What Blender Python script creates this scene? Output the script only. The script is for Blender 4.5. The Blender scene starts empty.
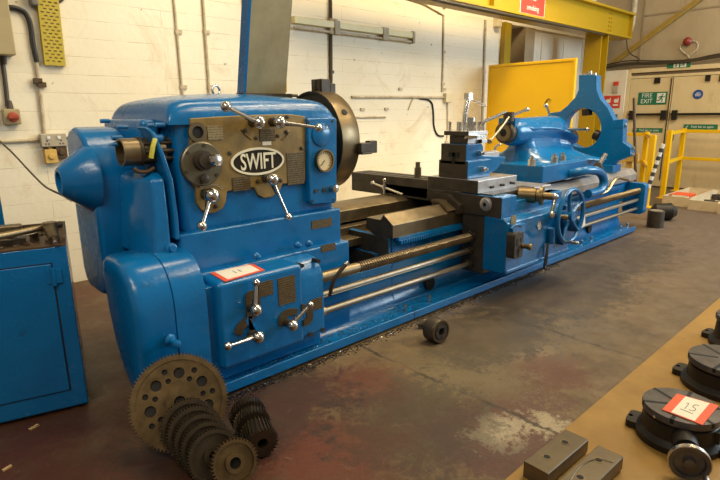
import bpy, bmesh, math, random
from mathutils import Vector, Matrix
from mathutils.geometry import tessellate_polygon
random.seed(7)
PI = math.pi
scene = bpy.context.scene
COL = scene.collection
V = Vector

# ------------------------------------------------------------------ camera
FOC, CX, CY, EYE = 528.0, 360.0, 240.0, 1.5
vx = V((945 - CX, 107 - CY, FOC)).normalized()
vd = V((385 - CX, 2450 - CY, FOC)).normalized()
vd = (vd - vx * vx.dot(vd)).normalized()
vz = -vd
vy = vz.cross(vx)
# rows of the world->camera rotation
RX = V((vx.x, vy.x, vz.x)); RY = V((vx.y, vy.y, vz.y)); RZ = V((vx.z, vy.z, vz.z))
CAM = V((0, 0, EYE))
cd = bpy.data.cameras.new('camera'); cam = bpy.data.objects.new('camera', cd); COL.objects.link(cam)
m = Matrix.Identity(4)
for i in range(3):
    m[i][0] = RX[i]; m[i][1] = -RY[i]; m[i][2] = -RZ[i]; m[i][3] = CAM[i]
cam.matrix_world = m
cd.sensor_width = 36; cd.lens = FOC / 720 * 36; cd.clip_start = 0.05; cd.clip_end = 100
scene.camera = cam


def ray(px, py):
    return RX * (px - CX) + RY * (py - CY) + RZ * FOC
def ax(px, py, x):                       # point on the plane X = x that measures at this spot of the survey photo
    d = ray(px, py); return CAM + d * (x / d.x)
def ay(px, py, y):
    d = ray(px, py); return CAM + d * (y / d.y)
def az(px, py, z):
    d = ray(px, py); return CAM + d * ((z - EYE) / d.z)


# ------------------------------------------------------------------ materials
def nd(nt, t, **k):
    n = nt.nodes.new(t)
    for a, b in k.items():
        setattr(n, a, b)
    return n
def ramp(nt, fac, stops):
    r = nd(nt, 'ShaderNodeValToRGB')
    e = r.color_ramp.elements
    e[0].position, e[0].color = stops[0][0], stops[0][1]
    e[1].position, e[1].color = stops[-1][0], stops[-1][1]
    for p, c in stops[1:-1]:
        x = e.new(p); x.color = c
    nt.links.new(fac, r.inputs[0])
    return r.outputs[0]
def c4(c): return (c[0], c[1], c[2], 1)
def g4(v): return (v, v, v, 1)
def mixc(nt, fac, a, b, mode='MIX'):
    n = nd(nt, 'ShaderNodeMix', data_type='RGBA', blend_type=mode)
    for s, v in ((n.inputs[0], fac), (n.inputs[6], a), (n.inputs[7], b)):
        if hasattr(v, 'is_output') or isinstance(v, bpy.types.NodeSocket): nt.links.new(v, s)
        elif isinstance(v, (int, float)): s.default_value = v
        else: s.default_value = c4(v)
    return n.outputs[2]
def noise(nt, vec, scale, detail=4, rough=.6, dist=0):
    n = nd(nt, 'ShaderNodeTexNoise'); n.inputs['Scale'].default_value = scale
    n.inputs['Detail'].default_value = detail; n.inputs['Roughness'].default_value = rough
    n.inputs['Distortion'].default_value = dist
    if vec is not None: nt.links.new(vec, n.inputs['Vector'])
    return n.outputs['Fac']
def math_(nt, op, a, b=None, c=None, clamp=False):
    n = nd(nt, 'ShaderNodeMath', operation=op, use_clamp=clamp)
    for i, v in enumerate((a, b, c)):
        if v is None: continue
        if isinstance(v, bpy.types.NodeSocket): nt.links.new(v, n.inputs[i])
        else: n.inputs[i].default_value = v
    return n.outputs[0]
def newmat(name):
    mt = bpy.data.materials.new(name); mt.use_nodes = True
    nt = mt.node_tree; b = nt.nodes['Principled BSDF']
    return mt, nt, b
def pos(nt):
    return nd(nt, 'ShaderNodeNewGeometry').outputs['Position']
def bump(nt, b, h, strength=.2, dist=.01):
    n = nd(nt, 'ShaderNodeBump'); n.inputs['Strength'].default_value = strength; n.inputs['Distance'].default_value = dist
    nt.links.new(h, n.inputs['Height']); nt.links.new(n.outputs[0], b.inputs['Normal'])

def M_gen(name, base, rough=.5, metal=0., alt=None, amt=.5, scale=8., rvar=.12, bmp=.0, bscale=60., coat=0., spec=.5):
    mt, nt, b = newmat(name)
    p = nd(nt, 'ShaderNodeTexCoord').outputs['Object']
    f = noise(nt, p, scale, 6, .65)
    alt = alt or tuple(c * .6 for c in base)
    f2 = ramp(nt, f, [(.38, g4(0)), (.7, g4(amt))])
    nt.links.new(mixc(nt, f2, base, alt), b.inputs['Base Color'])
    b.inputs['Metallic'].default_value = metal
    r = noise(nt, p, scale * 2.3, 3)
    nt.links.new(math_(nt, 'MULTIPLY_ADD', r, rvar * 2, rough - rvar), b.inputs['Roughness'])
    b.inputs['Coat Weight'].default_value = coat; b.inputs['Coat Roughness'].default_value = .12
    b.inputs['Specular IOR Level'].default_value = spec
    if bmp:
        bump(nt, b, noise(nt, p, bscale, 3), bmp, .004)
    return mt

def M_paint(name, base, chip=(.25, .27, .28)):
    """glossy machine enamel: faint casting ripple, small chips and grime"""
    mt, nt, b = newmat(name)
    p = nd(nt, 'ShaderNodeTexCoord').outputs['Object']
    f = noise(nt, p, 3.0, 5, .6)
    col = mixc(nt, ramp(nt, f, [(.35, g4(0)), (.75, g4(.5))]), base, tuple(c * .62 for c in base))
    ch = noise(nt, p, 26., 8, .75)
    col = mixc(nt, ramp(nt, ch, [(.665, g4(0)), (.72, g4(.5))]), col, chip)
    gr = noise(nt, p, 7., 8, .7, .6)
    col = mixc(nt, ramp(nt, gr, [(.61, g4(0)), (.76, g4(.6))]), col, (.012, .02, .03))
    nt.links.new(col, b.inputs['Base Color'])
    r = noise(nt, p, 9., 5, .7)
    nt.links.new(math_(nt, 'MULTIPLY_ADD', r, .34, .07), b.inputs['Roughness'])
    b.inputs['Coat Weight'].default_value = .15; b.inputs['Coat Roughness'].default_value = .1
    bump(nt, b, noise(nt, p, 13., 6, .6), .38, .008)
    b.inputs['Specular IOR Level'].default_value = .42
    return mt

BLUE = M_paint('blue_enamel', (.0015, .126, .345))
BLUE2 = M_paint('cabinet_blue', (.0015, .122, .33))
DARKBLUE = M_paint('dark_blue_enamel', (.006, .07, .2))
OCHRE = M_gen('ochre_paint', (.40, .27, .05), .5, alt=(.22, .14, .03), scale=4.)
YEL = M_gen('yellow_paint', (.38, .25, .002), .38, alt=(.42, .25, .015), amt=.6, scale=3., bmp=.05)
YEL2 = M_gen('bright_yellow_paint', (.80, .47, .0), .35, alt=(.72, .40, .0), amt=.4, scale=2.)
YTRAY = M_gen('yellow_tray_paint', (.46, .35, .03), .45, alt=(.4, .3, .03), scale=6.)
STEEL = M_gen('bright_steel', (.62, .60, .57), .28, 1., alt=(.42, .39, .35), scale=14.)
CHROME = M_gen('worn_chrome', (.66, .63, .58), .2, 1., alt=(.35, .3, .24), scale=30., amt=.4)
WORN = M_gen('worn_machined_steel', (.24, .185, .11), .38, .85, alt=(.11, .08, .045), scale=9., amt=.7)
GREYSTEEL = M_gen('grey_machined_steel', (.52, .50, .49), .34, .75, alt=(.3, .27, .25), scale=7., amt=.6)
IRON = M_gen('dark_cast_iron', (.075, .06, .042), .48, .5, alt=(.03, .024, .018), scale=9., amt=.8, bmp=.2)
BLACKIRON = M_gen('black_cast_iron', (.026, .022, .018), .45, .5, alt=(.012, .01, .008), scale=9., bmp=.15)
GEARM = M_gen('oily_gear_steel', (.19, .125, .055), .36, .8, alt=(.06, .04, .02), scale=10., amt=.8, bmp=.1)
GEARD = M_gen('dark_gear_steel', (.085, .062, .038), .38, .8, alt=(.04, .03, .02), scale=10., amt=.8, bmp=.1)
BRASSY = M_gen('brown_chuck_steel', (.18, .13, .065), .36, .85, alt=(.13, .09, .05), scale=6., amt=.7)
BRASS = M_gen('brass', (.26, .185, .09), .36, 1., alt=(.13, .09, .045), scale=20.)
PANEL = M_gen('oiled_bronze_panel', (.25, .165, .045), .45, .1, alt=(.11, .07, .02), scale=7., amt=.85, bmp=.06)
PANELD = M_gen('dark_bronze', (.085, .058, .026), .42, .3, alt=(.04, .028, .014), scale=9.)
HOLE = M_gen('dark_cavity', (.006, .006, .006), .8)
BLACK = M_gen('black_rubber', (.012, .011, .01), .5)
CREAM = M_gen('cream_enamel', (.72, .62, .40), .5, alt=(.5, .4, .22), scale=6.)
WHITE = M_gen('white_paint', (.78, .74, .64), .5, alt=(.6, .55, .44), scale=5.)
CARD = M_gen('white_card', (.80, .74, .60), .6, alt=(.72, .64, .5), scale=10.)
REDC = M_gen('red_card', (.75, .10, .03), .5, alt=(.62, .07, .02))
REDP = M_gen('red_sign', (.62, .05, .025), .45, alt=(.5, .04, .02))
GREEN = M_gen('green_sign', (.012, .16, .075), .45, alt=(.01, .12, .06))
SBLUE = M_gen('blue_sign', (.02, .07, .30), .45)
SWHITE = M_gen('sign_white', (.80, .80, .74), .5)
LETTER = M_gen('letter_cream', (.82, .76, .55), .4)
INK = M_gen('ink', (.05, .05, .06), .6)
GREYPLASTIC = M_gen('grey_plastic', (.42, .37, .28), .5, alt=(.3, .24, .15), scale=12.)
BEIGE = M_gen('beige_enclosure', (.40, .32, .17), .5, alt=(.28, .2, .1), scale=5.)
PIPE = M_gen('painted_conduit', (.56, .48, .33), .5, alt=(.3, .22, .13), scale=10., amt=.9)
DPIPE = M_gen('dark_conduit', (.07, .055, .035), .45, .3)
KHAKI = M_gen('khaki_guard_steel', (.30, .255, .14), .6, .0, alt=(.17, .145, .075), scale=5., amt=.7)
PLY = M_gen('pine_board', (.50, .34, .15), .55, alt=(.36, .22, .09), scale=9.)
PLYY = M_gen('yellow_ply', (.62, .40, .10), .55, alt=(.42, .25, .06), scale=9.)
PALE = M_gen('pale_tray_wood', (.62, .50, .32), .55, alt=(.45, .33, .19), scale=9.)
STRIP = M_gen('batten_cream', (.82, .72, .38), .45, alt=(.7, .58, .28), scale=6.)
TINT = M_gen('oily_rust', (.10, .06, .03), .5, .3, scale=14., bmp=.3)
PLASTIC_TAG = M_gen('white_tag', (.8, .78, .72), .5)
GAUGE = M_gen('gauge_face', (.68, .56, .32), .35, alt=(.5, .38, .18), scale=25.)

def M_plate(name, base, ink, fx=70., fy=160.):
    mt, nt, b = newmat(name)
    p = nd(nt, 'ShaderNodeTexCoord').outputs['Object']
    s = nd(nt, 'ShaderNodeSeparateXYZ'); nt.links.new(p, s.inputs[0])
    ln = math_(nt, 'SINE', math_(nt, 'MULTIPLY', s.outputs[2], fy * 6.28))
    nz = noise(nt, p, 260., 2)
    tx = math_(nt, 'GREATER_THAN', math_(nt, 'MULTIPLY', math_(nt, 'GREATER_THAN', ln, .1), nz), .5)
    nt.links.new(mixc(nt, tx, base, ink), b.inputs['Base Color'])
    b.inputs['Metallic'].default_value = .5; b.inputs['Roughness'].default_value = .42
    return mt
PLATE = M_plate('engraved_plate', (.085, .06, .03), (.24, .18, .09), fy=75.)
PLATE2 = M_plate('engraved_brass_plate', (.32, .25, .13), (.10, .07, .04), fy=75.)

# painted brick wall
def M_brick():
    mt, nt, b = newmat('painted_brick')
    p = pos(nt); s = nd(nt, 'ShaderNodeSeparateXYZ'); nt.links.new(p, s.inputs[0])
    cb = nd(nt, 'ShaderNodeCombineXYZ'); nt.links.new(s.outputs[0], cb.inputs[0]); nt.links.new(s.outputs[2], cb.inputs[1])
    br = nd(nt, 'ShaderNodeTexBrick')
    nt.links.new(cb.outputs[0], br.inputs['Vector'])
    br.inputs['Scale'].default_value = 1.; br.inputs['Brick Width'].default_value = 2.3; br.inputs['Row Height'].default_value = .155
    br.inputs['Mortar Size'].default_value = .004; br.inputs['Mortar Smooth'].default_value = .6
    brk = noise(nt, p, 2.2, 6, .7)
    mort = math_(nt, 'MULTIPLY', br.outputs['Fac'], ramp(nt, brk, [(.42, g4(.05)), (.62, g4(.6))]))
    big = noise(nt, p, .7, 5, .6)
    col = mixc(nt, ramp(nt, big, [(.35, g4(0)), (.72, g4(.8))]), (.80, .735, .59), (.70, .61, .43))
    rust = noise(nt, p, 1.3, 8, .75, 1.2)
    col = mixc(nt, ramp(nt, rust, [(.56, g4(0)), (.76, g4(.6))]), col, (.46, .31, .12))
    col = mixc(nt, mort, col, (.28, .2, .11))
    sp = noise(nt, p, 9., 3, .5)
    col = mixc(nt, ramp(nt, sp, [(.73, g4(0)), (.77, g4(.8))]), col, (.14, .09, .05))
    nt.links.new(col, b.inputs['Base Color'])
    b.inputs['Roughness'].default_value = .55
    h = math_(nt, 'SUBTRACT', noise(nt, p, 20., 4), math_(nt, 'MULTIPLY', br.outputs['Fac'], .8))
    bump(nt, b, h, .25, .01)
    return mt
BRICK = M_brick()

def M_clad(name, base, alt, dirt, scale=1.2):
    mt, nt, b = newmat(name)
    p = pos(nt)
    mp = nd(nt, 'ShaderNodeMapping'); nt.links.new(p, mp.inputs[0]); mp.inputs['Scale'].default_value = (1, 1, .35)
    f = noise(nt, mp.outputs[0], scale * 2, 8, .7)
    col = mixc(nt, ramp(nt, f, [(.35, g4(0)), (.7, g4(.9))]), base, alt)
    d = noise(nt, mp.outputs[0], scale * 5, 8, .75)
    col = mixc(nt, ramp(nt, d, [(.58, g4(0)), (.75, g4(.7))]), col, dirt)
    nt.links.new(col, b.inputs['Base Color']); b.inputs['Roughness'].default_value = .55
    bump(nt, b, f, .1, .01)
    return mt
FARWALL = M_clad('dimmed_grubby_cladding', (.42, .33, .21), (.33, .25, .15), (.2, .14, .08))  # grubby tint, base darkened for the dimmer light on the upper wall
DOORM = M_clad('cream_door_paint', (.70, .56, .32), (.60, .46, .24), (.40, .28, .13))
WPANEL = M_clad('white_panel_paint', (.74, .68, .56), (.64, .56, .43), (.42, .34, .22))

# floor: worn concrete with remnants of red paint, oil, pale scrapes and a crack
def M_floor():
    mt, nt, b = newmat('worn_workshop_floor')
    p = pos(nt); s = nd(nt, 'ShaderNodeSeparateXYZ'); nt.links.new(p, s.inputs[0])
    X, Y = s.outputs[0], s.outputs[1]
    n1 = noise(nt, p, 1.9, 12, .78); n2 = noise(nt, p, 6., 12, .8, .3); n3 = noise(nt, p, 28., 8, .75)
    col = mixc(nt, ramp(nt, n1, [(.36, g4(0)), (.64, g4(1))]), (.19, .125, .05), (.062, .038, .016))
    col = mixc(nt, ramp(nt, n2, [(.45, g4(0)), (.75, g4(.55))]), col, (.235, .165, .08))
    # mauve-grey paint further down the shop
    fx = nd(nt, 'ShaderNodeMapRange'); nt.links.new(X, fx.inputs[0])
    fx.inputs[1].default_value = 2.2; fx.inputs[2].default_value = 6.5; fx.inputs[3].default_value = 0; fx.inputs[4].default_value = .85
    far = mixc(nt, ramp(nt, n2, [(.35, g4(0)), (.7, g4(1))]), (.085, .058, .045), (.135, .10, .078))
    col = mixc(nt, fx.outputs[0], col, far)
    # red paint remnants near the headstock end
    rx = nd(nt, 'ShaderNodeMapRange'); nt.links.new(X, rx.inputs[0])
    rx.inputs[1].default_value = 1.0; rx.inputs[2].default_value = 2.8; rx.inputs[3].default_value = .12; rx.inputs[4].default_value = -.14
    rm = ramp(nt, math_(nt, 'ADD', noise(nt, p, 2.6, 9, .72, .4), rx.outputs[0]), [(.54, g4(0)), (.66, g4(.75))])
    col = mixc(nt, rm, col, (.10, .022, .010))
    gx = nd(nt, 'ShaderNodeMapRange'); nt.links.new(X, gx.inputs[0])
    gx.inputs[1].default_value = .6; gx.inputs[2].default_value = 2.1; gx.inputs[3].default_value = .95; gx.inputs[4].default_value = 0
    col = mixc(nt, math_(nt, 'MULTIPLY', gx.outputs[0], ramp(nt, n2, [(.2, g4(.6)), (.7, g4(1))])), col, (.046, .0095, .0028))  # dark red stain, deepened to paint in the dimmer light at left
    # scraped pale patches with red edges
    def blob(cx, cy, r, sx=1., sy=1.):
        dx = math_(nt, 'MULTIPLY', math_(nt, 'SUBTRACT', X, cx), sx); dy = math_(nt, 'MULTIPLY', math_(nt, 'SUBTRACT', Y, cy), sy)
        d = math_(nt, 'SQRT', math_(nt, 'ADD', math_(nt, 'POWER', dx, 2), math_(nt, 'POWER', dy, 2)))
        return math_(nt, 'SUBTRACT', 1., math_(nt, 'DIVIDE', d, r), clamp=True)
    nn = noise(nt, p, 13., 9, .75, .3)
    nn = math_(nt, 'ADD', math_(nt, 'MULTIPLY', noise(nt, p, 7., 12, .8, .4), .6), math_(nt, 'MULTIPLY', noise(nt, p, 34., 8, .8), .4))
    for (cx, cy, r, sx, sy, c, lo) in ((2.05, 1.2, .75, 1., 1.2, (.085, .03, .024), .64), (2.04, 1.22, .42, .8, 1.3, (.43, .36, .23), .725),
                                       (2.25, 1.08, .3, 1, 1, (.40, .33, .2), .735), (2.9, 1.5, .7, .6, 1., (.20, .155, .09), .76), (2.75, 1.35, .6, .8, 1., (.10, .035, .02), .71),
                                       (1.35, 1.65, .8, 1, 1, (.12, .030, .013), .70), (1.9, 1.95, .7, 1, 1, (.11, .032, .016), .71), (1.5, 2.1, .5, .7, 1, (.10, .03, .015), .70),
                                       (2.4, 1.7, 1.0, 1, 1, (.15, .112, .058), .72), (3.4, 1.6, 1.0, .7, 1, (.12, .092, .062), .745), (4.2, 2.1, 1.0, .6, 1, (.03, .024, .022), .63),
                                       (1.8, 1.55, .8, 1, 1, (.035, .025, .016), .66), (5.6, 2.2, .9, .5, 1, (.028, .023, .022), .62), (3.0, 1.9, .8, .7, 1.2, (.03, .022, .016), .65), (1.2, 2.2, .7, .7, 1, (.018, .012, .009), .64)):
        bl = math_(nt, 'ADD', math_(nt, 'MULTIPLY', blob(cx, cy, r, sx, sy), .36), nn)
        col = mixc(nt, ramp(nt, bl, [(lo - .02, g4(0)), (lo + .05, g4(.6 if c[0] < .04 else .8))]), col, c)
    # crack / slab joint running across the floor
    wob = math_(nt, 'MULTIPLY', math_(nt, 'SUBTRACT', noise(nt, p, 3.5, 6, .7), .5), .16)
    for (xc, slope) in ((3.33, 0.0), (2.2, .0)):
        dd = math_(nt, 'ABSOLUTE', math_(nt, 'SUBTRACT', math_(nt, 'ADD', X, wob), xc))
        ck = ramp(nt, dd, [(.006, g4(1)), (.016, g4(0))])
        ck = math_(nt, 'MULTIPLY', ck, ramp(nt, noise(nt, p, 2.3, 3), [(.4, g4(0)), (.52, g4(.9))]) if xc < 3 else ramp(nt, noise(nt, p, 9., 4), [(.35, g4(.25)), (.6, g4(.8))]))
        ck = math_(nt, 'MULTIPLY', ck, math_(nt, 'LESS_THAN', Y, 2.36))
        col = mixc(nt, ck, col, (.03, .02, .014))
    sp = ramp(nt, n3, [(.68, g4(0)), (.74, g4(.7))])
    col = mixc(nt, sp, col, (.21, .165, .10))
    sp2 = ramp(nt, noise(nt, p, 17., 4, .6), [(.70, g4(0)), (.74, g4(.85))])
    col = mixc(nt, sp2, col, (.035, .026, .018))
    gr = noise(nt, p, 75., 10, .8); gr2 = noise(nt, p, 11., 12, .85, .5)
    col = mixc(nt, 1., col, ramp(nt, gr, [(.34, g4(.62)), (.5, g4(1)), (.68, g4(1.0))]), 'MULTIPLY')
    col = mixc(nt, ramp(nt, gr2, [(.58, g4(0)), (.70, g4(.5))]), col, (.25, .185, .10))
    col = mixc(nt, ramp(nt, gr2, [(.30, g4(.55)), (.42, g4(0))]), col, (.03, .02, .012))
    nt.links.new(col, b.inputs['Base Color'])
    nt.links.new(ramp(nt, n2, [(.3, g4(.38)), (.75, g4(.7))]), b.inputs['Roughness'])
    bump(nt, b, n3, .2, .004)
    return mt
FLOOR = M_floor()

def M_paper():
    mt, nt, b = newmat('brown_card_sheet')
    p = pos(nt)
    f = noise(nt, p, 5., 7, .65)
    col = mixc(nt, ramp(nt, f, [(.35, g4(0)), (.7, g4(1))]), (.33, .185, .036), (.25, .135, .025))
    st = noise(nt, p, 9., 5, .7)
    col = mixc(nt, ramp(nt, st, [(.66, g4(0)), (.76, g4(.6))]), col, (.13, .08, .03))
    nt.links.new(col, b.inputs['Base Color']); b.inputs['Roughness'].default_value = .5
    bump(nt, b, noise(nt, p, 3., 3), .35, .02)
    return mt
PAPER = M_paper()


# ------------------------------------------------------------------ mesh builder
WORLD = {}          # object name -> world location
class MB:
    def __init__(s): s.bm = bmesh.new(); s.cur = 0; s.mats = []
    def m(s, mat):
        if mat not in s.mats: s.mats.append(mat)
        s.cur = s.mats.index(mat); return s
    def _f(s, vs):
        try:
            f = s.bm.faces.new(vs); f.material_index = s.cur; return f
        except ValueError: return None
    def box(s, x0, x1, y0, y1, z0, z1, mtx=None):
        pts = [V((x, y, z)) for z in (z0, z1) for x, y in ((x0, y0), (x1, y0), (x1, y1), (x0, y1))]
        if mtx: pts = [mtx @ p for p in pts]
        v = [s.bm.verts.new(p) for p in pts]
        for q in ((3, 2, 1, 0), (4, 5, 6, 7), (0, 1, 5, 4), (1, 2, 6, 5), (2, 3, 7, 6), (3, 0, 4, 7)):
            s._f([v[i] for i in q])
        return s
    def loft(s, rings, cap=True, closed=True):
        R = [[s.bm.verts.new(p) for p in r] for r in rings]
        n = len(R[0])
        for a, b in zip(R, R[1:]):
            for i in range(n if closed else n - 1):
                s._f([a[i], a[(i + 1) % n], b[(i + 1) % n], b[i]])
        if cap:
            s._f(list(reversed(R[0]))); s._f(R[-1])
        return s
    def frame(s, axis):
        a = V(axis).normalized()
        u = a.cross(V((0, 0, 1)))
        if u.length < 1e-4: u = V((1, 0, 0))
        u.normalize(); return a, u, a.cross(u)
    def lathe(s, prof, o, axis, n=32, cap=True):
        a, u, w = s.frame(axis); o = V(o)
        s.loft([[o + a * t + (u * math.cos(2 * PI * i / n) + w * math.sin(2 * PI * i / n)) * max(r, 1e-4) for i in range(n)] for t, r in prof], cap)
        return s
    def cyl(s, p0, p1, r0, r1=None, n=20):
        p0, p1 = V(p0), V(p1); L = (p1 - p0).length
        return s.lathe([(0, r0), (L, r0 if r1 is None else r1)], p0, p1 - p0, n)
    def ring(s, o, axis, t0, t1, ri, ro, n=40):
        return s.lathe([(t0, ri), (t0, ro), (t1, ro), (t1, ri), (t0, ri)], o, axis, n, cap=False)
    def ball(s, c, r, n=16):
        k = n // 2
        return s.lathe([(-r * math.cos(PI * i / k), r * math.sin(PI * i / k)) for i in range(k + 1)], c, (0, 0, 1), n, cap=False)
    def prism(s, poly, axis, a0, a1, holes=(), mtx=None):
        """polygon in the two remaining axes, extruded along 'x','y' or 'z'"""
        def P(q, a):
            p = V((a, q[0], q[1])) if axis == 'x' else V((q[0], a, q[1])) if axis == 'y' else V((q[0], q[1], a))
            return mtx @ p if mtx else p
        loops = [list(poly)] + [list(h) for h in holes]
        flat = [q for l in loops for q in l]
        tris = tessellate_polygon([[V((q[0], q[1], 0)) for q in l] for l in loops])
        A = [s.bm.verts.new(P(q, a0)) for q in flat]; B = [s.bm.verts.new(P(q, a1)) for q in flat]
        if len(loops) == 1:
            s._f(list(reversed(A))); s._f(B)
        else:
            for t in tris:
                s._f([A[i] for i in t]); s._f([B[i] for i in reversed(t)])
        k = 0
        for l in loops:
            n = len(l)
            for i in range(n):
                s._f([A[k + i], A[k + (i + 1) % n], B[k + (i + 1) % n], B[k + i]])
            k += n
        return s
    def tube(s, pts, r, n=10, smooth=0, taper=None):
        pts = [V(p) for p in pts]
        for _ in range(smooth):
            q = [pts[0]]
            for a, b in zip(pts, pts[1:]):
                q += [a.lerp(b, .25), a.lerp(b, .75)]
            pts = q + [pts[-1]]
        d = (pts[1] - pts[0]).normalized()
        u = d.orthogonal().normalized(); rings = []
        for i, p in enumerate(pts):
            t = (pts[min(i + 1, len(pts) - 1)] - pts[max(i - 1, 0)]).normalized()
            u = (u - t * u.dot(t))
            u = u.normalized() if u.length > 1e-6 else t.orthogonal().normalized()
            w = t.cross(u)
            rr = r if taper is None else r + (taper - r) * i / (len(pts) - 1)
            rings.append([p + (u * math.cos(2 * PI * k / n) + w * math.sin(2 * PI * k / n)) * rr for k in range(n)])
        return s.loft(rings)
    def build_each(s, name, parent, bevel=0.):
        """one object per separate piece (pieces whose boxes touch stay together)"""
        s.bm.verts.ensure_lookup_table(); seen, isl = set(), []
        for v in s.bm.verts:
            if v in seen: continue
            st, comp = [v], []
            seen.add(v)
            while st:
                q = st.pop(); comp.append(q)
                for e in q.link_edges:
                    o = e.other_vert(q)
                    if o not in seen: seen.add(o); st.append(o)
            lo = [min(q.co[i] for q in comp) - .002 for i in range(3)]; hi = [max(q.co[i] for q in comp) + .002 for i in range(3)]
            isl.append([lo, hi, set(comp)])
        merged = True
        while merged:
            merged = False
            for i in range(len(isl)):
                for j in range(i + 1, len(isl)):
                    a, b = isl[i], isl[j]
                    if all(a[0][k] <= b[1][k] and b[0][k] <= a[1][k] for k in range(3)):
                        isl[i] = [[min(a[0][k], b[0][k]) for k in range(3)], [max(a[1][k], b[1][k]) for k in range(3)], a[2] | b[2]]
                        isl.pop(j); merged = True; break
                if merged: break
        out = []
        for lo, hi, vs_ in isl:
            mb = MB(); mb.mats = list(s.mats); mp = {}
            for f in s.bm.faces:
                if f.verts[0] in vs_:
                    nf = mb.bm.faces.new([mp.setdefault(v, None) or mp.__setitem__(v, mb.bm.verts.new(v.co)) or mp[v] for v in f.verts]); nf.material_index = f.material_index
            out.append(mb.build(name, None, parent, bevel=bevel))
        s.bm.free()
        return out
    def build(s, name, mat=None, parent=None, bevel=0., seg=2, origin=None, angle=38, facemat=None):
        me = bpy.data.meshes.new(name)
        bmesh.ops.recalc_face_normals(s.bm, faces=s.bm.faces[:])
        mats = s.mats or [mat]
        if facemat:
            s.bm.normal_update()
            for f in s.bm.faces:
                k = facemat(f)
                if k is not None:
                    if k not in mats: mats.append(k)
                    f.material_index = mats.index(k)
        co = [v.co for v in s.bm.verts]
        lo = V((min(c.x for c in co), min(c.y for c in co), min(c.z for c in co)))
        hi = V((max(c.x for c in co), max(c.y for c in co), max(c.z for c in co)))
        o = V(origin) if origin is not None else V(((lo.x + hi.x) / 2, (lo.y + hi.y) / 2, lo.z if parent is None else (lo.z + hi.z) / 2))
        for v in s.bm.verts: v.co -= o
        s.bm.to_mesh(me); s.bm.free()
        for k in mats: me.materials.append(k)
        for p in me.polygons: p.use_smooth = True
        me.set_sharp_from_angle(angle=math.radians(angle))
        ob = bpy.data.objects.new(name, me); COL.objects.link(ob)
        WORLD[ob] = o
        if parent is not None:
            ob.parent = parent; ob.location = o - WORLD[parent]
        else: ob.location = o
        if bevel:
            b = ob.modifiers.new('bevel', 'BEVEL'); b.width = bevel; b.segments = seg; b.limit_method = 'ANGLE'
            b.angle_limit = math.radians(40); b.harden_normals = True
        return ob

def tag(o, label, cat, group=None, kind=None):
    o['label'] = label; o['category'] = cat
    if group: o['group'] = group
    if kind: o['kind'] = kind
    return o
def struct(o, label=None):
    o['kind'] = 'structure'
    if label: o['label'] = label
    return o
def thing(name, loc, label, cat, group=None):
    o = bpy.data.objects.new(name, None); COL.objects.link(o); o.location = loc; o.empty_display_size = .1
    WORLD[o] = V(loc); return tag(o, label, cat, group)
def copy_tree(o, parent=None):
    c = o.copy(); COL.objects.link(c); c.parent = parent
    for ch in list(o.children): copy_tree(ch, c)
    return c
def circ(cx, cy, r, n=24, a0=0., ry=None):
    ry = ry or r
    return [(cx + r * math.cos(a0 + 2 * PI * i / n), cy + ry * math.sin(a0 + 2 * PI * i / n)) for i in range(n)]
def rrect(x0, x1, y0, y1, r, n=5):
    out = []
    for cx, cy, a in ((x1 - r, y1 - r, 0), (x0 + r, y1 - r, PI / 2), (x0 + r, y0 + r, PI), (x1 - r, y0 + r, 1.5 * PI)):
        out += [(cx + r * math.cos(a + PI / 2 * i / n), cy + r * math.sin(a + PI / 2 * i / n)) for i in range(n + 1)]
    return out
def basis(o, z, xhint=(1, 0, 0)):
    z = V(z).normalized(); x = V(xhint) - z * V(xhint).dot(z); x.normalize(); y = z.cross(x)
    mt = Matrix.Identity(4)
    for i in range(3): mt[i][0], mt[i][1], mt[i][2], mt[i][3] = x[i], y[i], z[i], o[i]
    return mt
def text_mesh(mb, body, mtx, size, depth=.001, sx=1., sy=1., bold=0.):
    """lettering in the built-in font, centred on mtx, reading along its x axis"""
    cu = bpy.data.curves.new('txt', 'FONT'); cu.body = body; cu.size = size; cu.extrude = depth; cu.offset = bold
    cu.align_x = 'CENTER'; cu.align_y = 'CENTER'; cu.resolution_u = 4
    ob = bpy.data.objects.new('txt', cu); COL.objects.link(ob)
    dg = bpy.context.evaluated_depsgraph_get(); dg.update()
    me = bpy.data.meshes.new_from_object(ob.evaluated_get(dg))
    S = Matrix.Diagonal((sx, sy, 1, 1))
    vs = [mb.bm.verts.new(mtx @ (S @ v.co)) for v in me.vertices]
    for p in me.polygons: mb._f([vs[i] for i in p.vertices])
    bpy.data.objects.remove(ob); bpy.data.curves.remove(cu); bpy.data.meshes.remove(me)
def onface_y(x, y, z):          # lettering frame on a face looking to -Y
    mt = Matrix.Identity(4)
    for i, c in enumerate(((1, 0, 0), (0, 0, 1), (0, -1, 0), (x, y, z))):
        for r in range(3): mt[r][i] = c[r]
    return mt
def onface_x(x, y, z):          # on a face looking to -X: reads along -Y
    mt = Matrix.Identity(4)
    for i, c in enumerate(((0, -1, 0), (0, 0, 1), (-1, 0, 0), (x, y, z))):
        for r in range(3): mt[r][i] = c[r]
    return mt

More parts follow.
